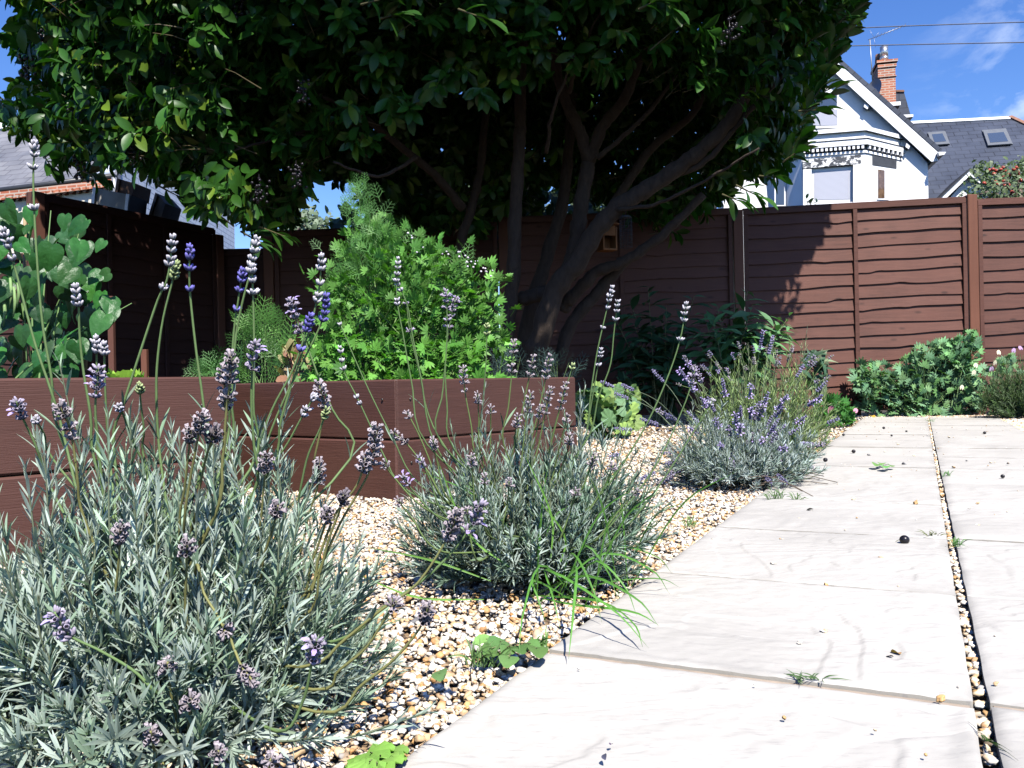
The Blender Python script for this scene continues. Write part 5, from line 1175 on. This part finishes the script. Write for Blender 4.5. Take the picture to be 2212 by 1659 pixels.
branchy('dark leafy shrub standing in the tree shade by the fence', 'shaded_shrub', 'shrub', bs, [(1330, 690), (1360, 650), (1400, 620), (1440, 660), (1480, 690), (1420, 720), (1380, 740), (1350, 780), (1450, 760), (1490, 790), (1410, 800), (1320, 760), (1470, 830), (1390, 840), (1440, 850), (1500, 640), (1370, 700), (1340, 830), (1430, 690), (1460, 720), (1400, 770)], 8.3, LANCE, .26, [(.05, .13, .06), (.04, .10, .05)], 16)
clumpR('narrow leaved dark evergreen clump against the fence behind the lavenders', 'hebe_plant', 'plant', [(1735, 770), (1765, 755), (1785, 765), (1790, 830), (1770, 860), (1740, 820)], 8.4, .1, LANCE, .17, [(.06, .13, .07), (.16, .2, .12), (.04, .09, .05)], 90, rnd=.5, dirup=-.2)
gr = clumpR('small bright green geranium with a pink flower by the path corner', 'geranium_plant', 'plant', [(1760, 880), (1790, 850), (1825, 865), (1842, 895), (1838, 918), (1765, 925)], 7.4, .12, PARSLEY, .13, [(.06, .2, .04), (.08, .24, .05), (.05, .16, .035)], 150, mt='soft_leaf')
p_ = P(1792, 888, 7.2); part(Geo().inst(ROUND[0], ROUND[1], frames(np.array([[.3, -.2, .3]]*3)+rng.normal(0, .3, (3, 3)), np.array([[0, -1, .3]]*3))*.035, np.array([p_, p_+[.01, 0, .02], p_+[.22, 0, .0]]), vary((.7, .3, .38), 3, .1, .04)), 'blossom', M['bud'], gr)
BG = [(.14, .29, .14), (.11, .24, .115), (.17, .32, .17), (.13, .28, .09), (.19, .34, .14)]
bb = clumpR('wide grey green leafy clump spreading along the fence past the path end', 'columbine_clump', 'plant', [(1842, 800), (1870, 790), (1900, 780), (1935, 800), (1960, 770), (1990, 745), (2030, 738), (2070, 760), (2100, 790), (2115, 840), (2120, 880), (2080, 896), (1900, 898), (1850, 880), (1862, 840)], 8.95, .11, PARSLEY, .15, BG, 640, mt='matt_leaf', up=.6, tocam=.6, nst=60, r=.004)
tp = P(2060, 800, 9.0); pts = cpts([(2035, 760), (2050, 735), (2075, 730), (2095, 712), (2110, 712), (2118, 760), (2100, 800), (2060, 800)], 110, 8.9, .08)
cloud(bb, 'upper_leaves', 'matt_leaf', PARSLEY, pts, tp, .15, [(.13, .30, .10), (.16, .33, .13), (.11, .25, .12)], .6, .6, .4, .7, dirup=.3); stems(bb, P(2070, 880, 8.95), pts[:24], .006, (.2, .32, .14), 'upper_stems', .1)
pts = cpts([(1842, 800), (1860, 785), (1880, 800), (1900, 830), (1870, 860), (1845, 835)], 60, 8.7, .06); cloud(bb, 'side_leaves', 'matt_leaf', PARSLEY, pts, P(1900, 860, 8.9), .15, BG, .6, .6)
pts = cpts([(2100, 800), (2130, 790), (2190, 760), (2200, 800), (2140, 850), (2110, 850)], 50, 8.7, .1)
rt = thing('flowering_plant', 'straggly plant with small white and mauve flowers before the fence post', 'plant', (pts.mean(0)[0], 8.7, 0)); cloud(rt, 'leaves', 'matt_leaf', PARSLEY, pts, pts.mean(0)-[0, 0, .2], .13, BG, .6, .6); stems(rt, (pts.mean(0)[0], 8.7, 0), pts[:26], .005, (.2, .3, .14), 'stems', .15)
fp = np.array([P(u, v, 8.4) for u, v in ((2108, 790), (2104, 806), (2078, 838), (2150, 785), (2158, 762), (2190, 758), (2205, 752), (2142, 798))]); fc = np.array([(.75, .7, .5)]*5+[(.45, .3, .5)]*3)
part(Geo().inst(ROUND[0], ROUND[1], frames(rng.normal(0, .3, (8, 3))+[0, 0, 1], np.array([[0, -1, .4]]*8))*.035, fp, fc), 'blossom', M['bud'], rt)
rb = np.array([*P(2215, 900, 8.1)[:2], 0]); ros = thing('rosemary_bush', 'dense needle leaved rosemary bush cut by the right edge', 'shrub', tuple(rb))
bush(ros, rb, .46, .4, .52, 460, 26, .055, [(.10, .17, .06), (.13, .20, .075), (.08, .14, .05), (.15, .21, .11)], .3, dens=.35)
# --- feathery blue green plants in the shade behind the bed
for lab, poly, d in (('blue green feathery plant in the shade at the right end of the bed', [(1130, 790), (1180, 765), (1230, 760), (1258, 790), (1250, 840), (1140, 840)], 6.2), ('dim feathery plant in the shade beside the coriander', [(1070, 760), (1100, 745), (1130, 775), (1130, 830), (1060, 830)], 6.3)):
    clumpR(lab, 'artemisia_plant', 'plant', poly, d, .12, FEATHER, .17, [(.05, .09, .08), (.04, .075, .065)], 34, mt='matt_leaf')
# --- coarse grass growing out of the middle lavender
gc = G(1190, 1300); gt = thing('grass_clump', 'coarse bright green grass blades arching out of the middle lavender onto the path', 'grass', tuple(gc))
def blade(pts3, w, col, g):
    q = smoothpath(pts3, 12); up = nz(np.gradient(q, axis=0)); sd_ = nz(np.cross(up, [.3, -1, .25])); ww = w*np.sin(np.linspace(.35, math.pi-.02, 12))[:, None]
    nm = np.cross(sd_, up); v = np.concatenate([q-sd_*ww+nm*w*.25, q, q+sd_*ww+nm*w*.25]); i = np.arange(11); fs = np.concatenate([np.stack([i, i+12, i+13, i+1], 1), np.stack([i+12, i+24, i+25, i+13], 1)]); g.add(v, fs, np.array(col)*rng.uniform(.8, 1.2))
for tip, pk, w in (((1228, 1424), (1255, 1200), .0042), ((1401, 1400), (1180, 1210), .0035), ((1422, 1353), (1290, 1230), .0036), ((1446, 1283), (1330, 1170), .003), ((1452, 1240), (1340, 1160), .0025), ((1388, 1398), (1330, 1300), .004), ((1120, 1420), (1150, 1200), .003), ((1375, 1330), (1300, 1190), .003), ((1470, 1270), (1330, 1250), .002), ((1425, 1352), (1260, 1310), .0034), ((1300, 1345), (1240, 1170), .0035), ((1210, 1360), (1170, 1220), .003), ((1180, 1345), (1130, 1240), .003), ((1335, 1300), (1270, 1150), .003)):
    t = G(*tip, .008) if tip[1] > 1260 else P(*tip, 1.75); w *= .62; b0 = gc + [rng.uniform(-.06, .06), rng.uniform(-.03, .08), 0]; p_ = P(*pk, (t[1]+b0[1])/2 - .03)
    g = Geo(); blade([b0, p_*.8+b0*.2, p_*.35+t*.65+[0, 0, .012], t], w, (.10, .26, .045), g); part(g, 'blade', M['soft_leaf'], gt)
for i in range(16):
    a = rng.uniform(0, 6.28); b0 = c2+[.1+.1*math.cos(a), -.12+.1*math.sin(a), 0]; t = b0+[rng.normal(.05, .09), rng.normal(-.06, .05), rng.uniform(.14, .27)]
    g = Geo(); blade([b0, b0*.5+t*.5+[0, 0, .05], t], .0017, (.10, .25, .045), g); part(g, 'blade', M['soft_leaf'], gt)
for tip, fr in (((1125, 965), (1190, 1110)), ((940, 980), (1010, 1150)), ((780, 1180), (930, 1210)), ((760, 1235), (900, 1290)), ((1160, 1075), (1220, 1160))):
    t, f_ = P(*tip, 1.55), P(*fr, 1.6); g = Geo(); blade([f_*.5+gc*.5, f_, t], .002, (.16, .34, .06), g); part(g, 'blade', M['soft_leaf'], gt)
# --- weeds and tufts
def tuft(lab, u, v, wpx, hpx, n, col=(.09, .17, .05), w=.0012):
    b0 = G(u, v, -.002); s = b0[1]/F; r = thing('grass_tuft', lab, 'weed', tuple(b0), 'grass tufts in the paving joints'); g = Geo()
    for i in range(n):
        a = b0+[rng.uniform(-.3, .3)*wpx*s, rng.uniform(-.004, .004), 0]; t = a+[rng.normal(0, .3)*wpx*s, rng.normal(0, .02), rng.uniform(.25, 1)*hpx*s]; blade([a, a*.5+t*.5+[0, 0, .25*hpx*s], t], w, col, g)
    part(g, 'blades', M['matt_leaf'], r)
tuft('wispy grass tuft in the near cross joint of the pale slabs', 1752, 1474, 90, 20, 30, (.09, .16, .06), .0008); tuft('little green tuft beside the gravel joint, opposite the large berry', 2063, 1181, 40, 22, 22, (.10, .22, .06)); tuft('thin dry tuft at the joint left of the gravel line', 2016, 1160, 40, 18, 14, (.16, .18, .08))
tuft('fine grass tuft at the path edge under the silver lavender', 1674, 1082, 55, 30, 30); tuft('second fine tuft just right of the one under the silver lavender', 1725, 1084, 36, 24, 16); tuft('mossy tuft in the gravel joint at the near end', 2131, 1600, 20, 10, 24, (.06, .12, .03), .0009)
tuft('wiry grass tuft on the gravel beside the round leaved weed', 1041, 1440, 110, 60, 26, (.11, .20, .06)); tuft('short tuft at the gravel edge by the grass blades', 1165, 1405, 50, 40, 26, (.12, .24, .06)); tuft('small tuft on the gravel right of the middle lavender', 1490, 1140, 30, 30, 20, (.16, .28, .08)); tuft('tuft at the far gravel joint near a leafy seedling', 2045, 1030, 36, 14, 18, (.12, .24, .08)); tuft('tuft at the far end of the gravel joint', 2012, 912, 22, 9, 16, (.12, .24, .08))
def weed(lab, spots, tmpl, size, col, nm='weed', h=.02):
    q0 = np.mean([G(*s_) for s_ in spots], 0); r = thing(nm, lab, 'weed', tuple(q0)); k = len(spots); pos = np.array([G(*s_, h) for s_ in spots]); d = nz(pos-q0+rng.normal(0, .01, (k, 3))+[0, -.012, 0])
    part(Geo().inst(tmpl[0], tmpl[1], frames(d*[1, 1, .2]+[0, 0, .15], np.array([[0, -.45, 1]]*k)+rng.normal(0, .2, (k, 3)))*size*rng.uniform(.8, 1.2, (k, 1, 1)), pos-d*size*.4, vary(col, k, .15, .05)), 'leaves', M['soft_leaf'], r); stems(r, q0, pos, .0015, (.2, .22, .10), 'stems', .004)
weed('round leaved seedling weed on the gravel below the middle lavender', [(1050, 1380), (1062, 1400), (1096, 1398), (1100, 1420), (1146, 1390), (1160, 1400), (1120, 1392), (1080, 1385)], OVAL, .05, (.15, .29, .09))
weed('pale green lobed leaf seedling at the bottom by the path edge', [(800, 1625), (822, 1632), (815, 1650), (835, 1620), (798, 1645)], ROUND, .05, (.24, .44, .09)); weed('single oval leaf lying on the gravel', [(949, 1455)], OVAL, .04, (.2, .34, .12), 'fallen_leaf', .012)
weed('small flat seedling growing on the far pale slabs', [(1895, 1003), (1912, 1007), (1925, 1005), (1905, 1000)], OVAL, .07, (.2, .36, .12))
# ---------- things dropped on the path ----------
def pick(u, v): return G(u, v, .002)
BL = [(1954, 1176, .0118, 'largest black berry, lying nearest on the second slab'), (1909, 927, .0105, 'black berry near the far left corner of the path'), (1822, 942, .0095, 'black berry at the far left path edge'), (1844, 979, .0105, 'black berry beside the violet lavender twigs'), (1783, 998, .011, 'black berry touching the sprawling lavender'), (2127, 938, .0105, 'black berry on the right hand far slab'), (1958, 934, .008, 'small dark berry left of the gravel joint'), (2108, 903, .009, 'black berry at the very end of the path'), (2166, 1033, .008, 'dark red berry on the right hand slab'), (1926, 943, .0075, 'small shrivelled berry between two larger ones')]
for (u, v, r, lab) in BL:
    c_ = pick(u, v)+[0, 0, r*.95]; o = thing('berry', lab, 'berry', tuple(c_-[0, 0, r]), 'fallen berries on the path'); part(Geo().inst(ICO2[0], ICO2[1], np.array([np.diag([r, r*.97, r*.95])]), np.array([c_])), 'fruit', M['berry'], o)
    a = rng.uniform(0, 6); part(Geo().tube([c_+[r*.9*math.cos(a), r*.9*math.sin(a), 0], c_+[r*1.7*math.cos(a), r*1.7*math.sin(a), -r*.5]], .0007, 4, (.2, .25, .12)), 'stalk', M['stem'], o)
ST = [(1907, 1207, .011, 2), (1780, 1367, .0095, 2), (1727, 1389, .005, 0), (1670, 1219, .008, 0), (1784, 1265, .007, 4), (2032, 1513, .009, 4), (2076, 1491, .007, 0), (2112, 1137, .01, 2), (2112, 1089, .009, 3), (1978, 1089, .013, 4), (1844, 1079, .010, 7), (2151, 1478, .005, 3), (1694, 1552, .004, 4), (1953, 1004, .014, 8), (1876, 984, .012, 8), (2060, 1010, .008, 3), (2088, 996, .009, 5), (1975, 985, .01, 7), (2140, 1000, .009, 7), (2178, 1002, .009, 5), (1940, 960, .009, 7), (2050, 945, .011, 7)]
PN = {0: 'cream', 2: 'white', 3: 'tan', 4: 'orange brown', 5: 'grey', 7: 'sandy', 8: 'nearly black'}; DONE = {}
for (u, v, r, ci) in ST:
    r *= .66; c_ = pick(u, v)+[0, 0, r*.4]; g = Geo(); old = PEB.copy(); pw = PW.copy(); PW[:] = 0; PW[ci] = 1; pebbles(g, np.array([c_[0]]), np.array([c_[1]]), np.array([c_[2]]), np.array([r]), ICO2); PW[:] = pw
    o = g.build('stray_pebble', M['stone'], None, True, origin=c_-[0, 0, r*.4]); where = 'near slabs' if v > 1300 else ('middle slabs' if v > 1050 else 'far slabs')
    side = 'right of the joint' if u > 2125-(1659-v)*.147 else 'left of the joint'
    tag(o, f'{PN[ci]} pebble on the {where} {side}', 'pebble', 'stray pebbles on the path')
    key = o['label']; DONE.setdefault(key, []).append((u, v, o))
for key, L_ in DONE.items():
    if len(L_) > 1:
        L_.sort(key=lambda t: t[1])
        for i, t in enumerate(L_): t[2]['label'] = key + (', the farthest such', ', the nearest such', ', between two such')[0 if i == 0 else (1 if i == len(L_)-1 else 2)]
for (u, v, lab, col, L_) in ((1943, 1419, 'curled orange dead leaf on the near slab', (.45, .24, .09), .022), (1757, 1103, 'small black leaf scrap on the left slab', (.03, .03, .025), .022), (1318, 1617, 'tiny dark petal scrap on the near slab, upper of two', (.12, .08, .16), .008), (1308, 1650, 'tiny dark petal scrap on the near slab, lower of two', (.08, .08, .13), .011), (1930, 1425, 'small dark seed husk beside the orange leaf', (.07, .05, .05), .012), (2180, 897, 'orange brown dead leaf at the far right path end', (.4, .17, .06), .12), (1880, 900, 'yellow dead leaf at the far left path end', (.6, .38, .06), .10)):
    c_ = pick(u, v)+[0, 0, .004]; k = 1; g = Geo().inst(OVAL[0]*[1, 1, 2.0], OVAL[1], frames(np.array([[rng.normal(), rng.normal(), .12]]), np.array([[rng.normal(0, .3), -.3, 1]]))*L_, np.array([c_]), np.array([col])); o = g.build('fallen_leaf', M['matt_leaf'], None, True, origin=c_); tag(o, lab, 'leaf', 'fallen leaves and scraps on the path')
g = Geo(); k = 260; s = rng.uniform(-.1, SEND, k); t = np.where(rng.uniform(size=k) < .5, rng.uniform(-WL, 0, k), rng.uniform(JOINT, JOINT+WR, k)); q = O+E1*s[:, None]+E2*t[:, None]; r = rng.uniform(.0008, .0022, k)*(1+.25*q[:, 1]); pebbles(g, q[:, 0], q[:, 1], np.full(k, .002), r, ICO0)
tag(g.build('path_grit', M['stone'], None, True), 'fine grit and crumbs scattered over the pale slabs', 'grit', kind='stuff')
# ---------- trees beyond the fences ----------
def small_tree(lab, nm, poly, d, tmpl, size, col, n, bark=(.12, .09, .07), dsp=.7, mt='matt_leaf', hgt=None):
    pts = cpts(poly, n, d, dsp); c = pts.mean(0); rt = thing(nm, lab, 'tree', (c[0], c[1], 0))
    g = Geo(); g.tube(smoothpath([[c[0], c[1], -.05], [c[0]+.1, c[1], c[2]*.5], [c[0], c[1], c[2]]], 8), np.linspace(.1, .05, 8), 8, bark)
    part(g, 'trunk', M['stem'], rt); g = Geo()
    for i in range(22): g.tube(smoothpath([[c[0], c[1], c[2]*.7], (c*.5+pts[i]*.5), pts[i]], 6), np.linspace(.035, .006, 6), 5, bark, False)
    part(g, 'branches', M['stem'], rt); k = n*6; idx = np.repeat(np.arange(n), 6); pp = pts[idx]+rng.normal(0, size*.9, (k, 3))
    cloud(rt, 'crown', mt, tmpl, pp, c-[0, 0, .5], size, col, .6, .3, .8, .5, dirup=0); return rt, pts
at_, ap_ = small_tree('apple tree with red apples rising behind the right end of the fence', 'apple_tree', [(2098, 370), (2115, 355), (2135, 352), (2155, 362), (2190, 358), (2215, 345), (2300, 330), (2300, 470), (2085, 470), (2078, 420), (2100, 410)], 12.5, OVAL, .062, [(.09, .14, .06), (.13, .18, .085), (.06, .10, .04), (.21, .25, .16)], 620)
for (u, v) in ((2145, 366), (2153, 369), (2161, 366), (2167, 362), (2170, 369), (2147, 376), (2190, 366), (2198, 372), (2196, 362), (2160, 380), (2166, 382), (2168, 392), (2156, 398), (2171, 401), (2178, 400), (2186, 415), (2137, 368), (2152, 392), (2199, 376), (2126, 396), (2180, 378), (2205, 390)):
    c_ = P(u, v, 11.6+rng.uniform(-.1, .1)); part(Geo().inst(ICO2[0]*[1, 1, .9], ICO2[1], np.eye(3)[None]*.028, np.array([c_])), 'apple', M['apple'], at_)
small_tree('grey green bushy tree seen through the gap under the laurel', 'distant_tree', [(590, 520), (620, 490), (655, 470), (668, 455), (680, 480), (705, 490), (712, 510), (700, 530), (590, 535)], 15, OVAL, .14, [(.14, .19, .13), (.18, .23, .16), (.10, .15, .09)], 130)
small_tree('dark conifer like tree beyond the back fence behind the laurel', 'distant_tree', [(770, 470), (900, 440), (1050, 420), (1250, 400), (1390, 430), (1400, 560), (770, 560)], 13, OVAL, .22, [(.04, .07, .03), (.055, .09, .04)], 420, dsp=.8)
p_ = P(1750, 450, 9.25); r = thing('fence_seedling', 'small pale leafed sprig poking above the fence top before the bay window', 'plant', tuple(p_-[0, 0, .1])); g = Geo(); pos = p_+rng.normal(0, .03, (16, 3))+[0, 0, .02]; g.inst(OVAL[0], OVAL[1], frames(rng.normal(0, 1, (16, 3))+[0, 0, .6], rng.normal(0, .5, (16, 3))+[0, -.5, .6])*.06, pos, vary((.24, .31, .16), 16)); g.tube([p_-[0, -.02, .1], p_+[0, 0, .03]], .004, 5, (.2, .22, .1)); part(g, 'leaves', M['matt_leaf'], r)
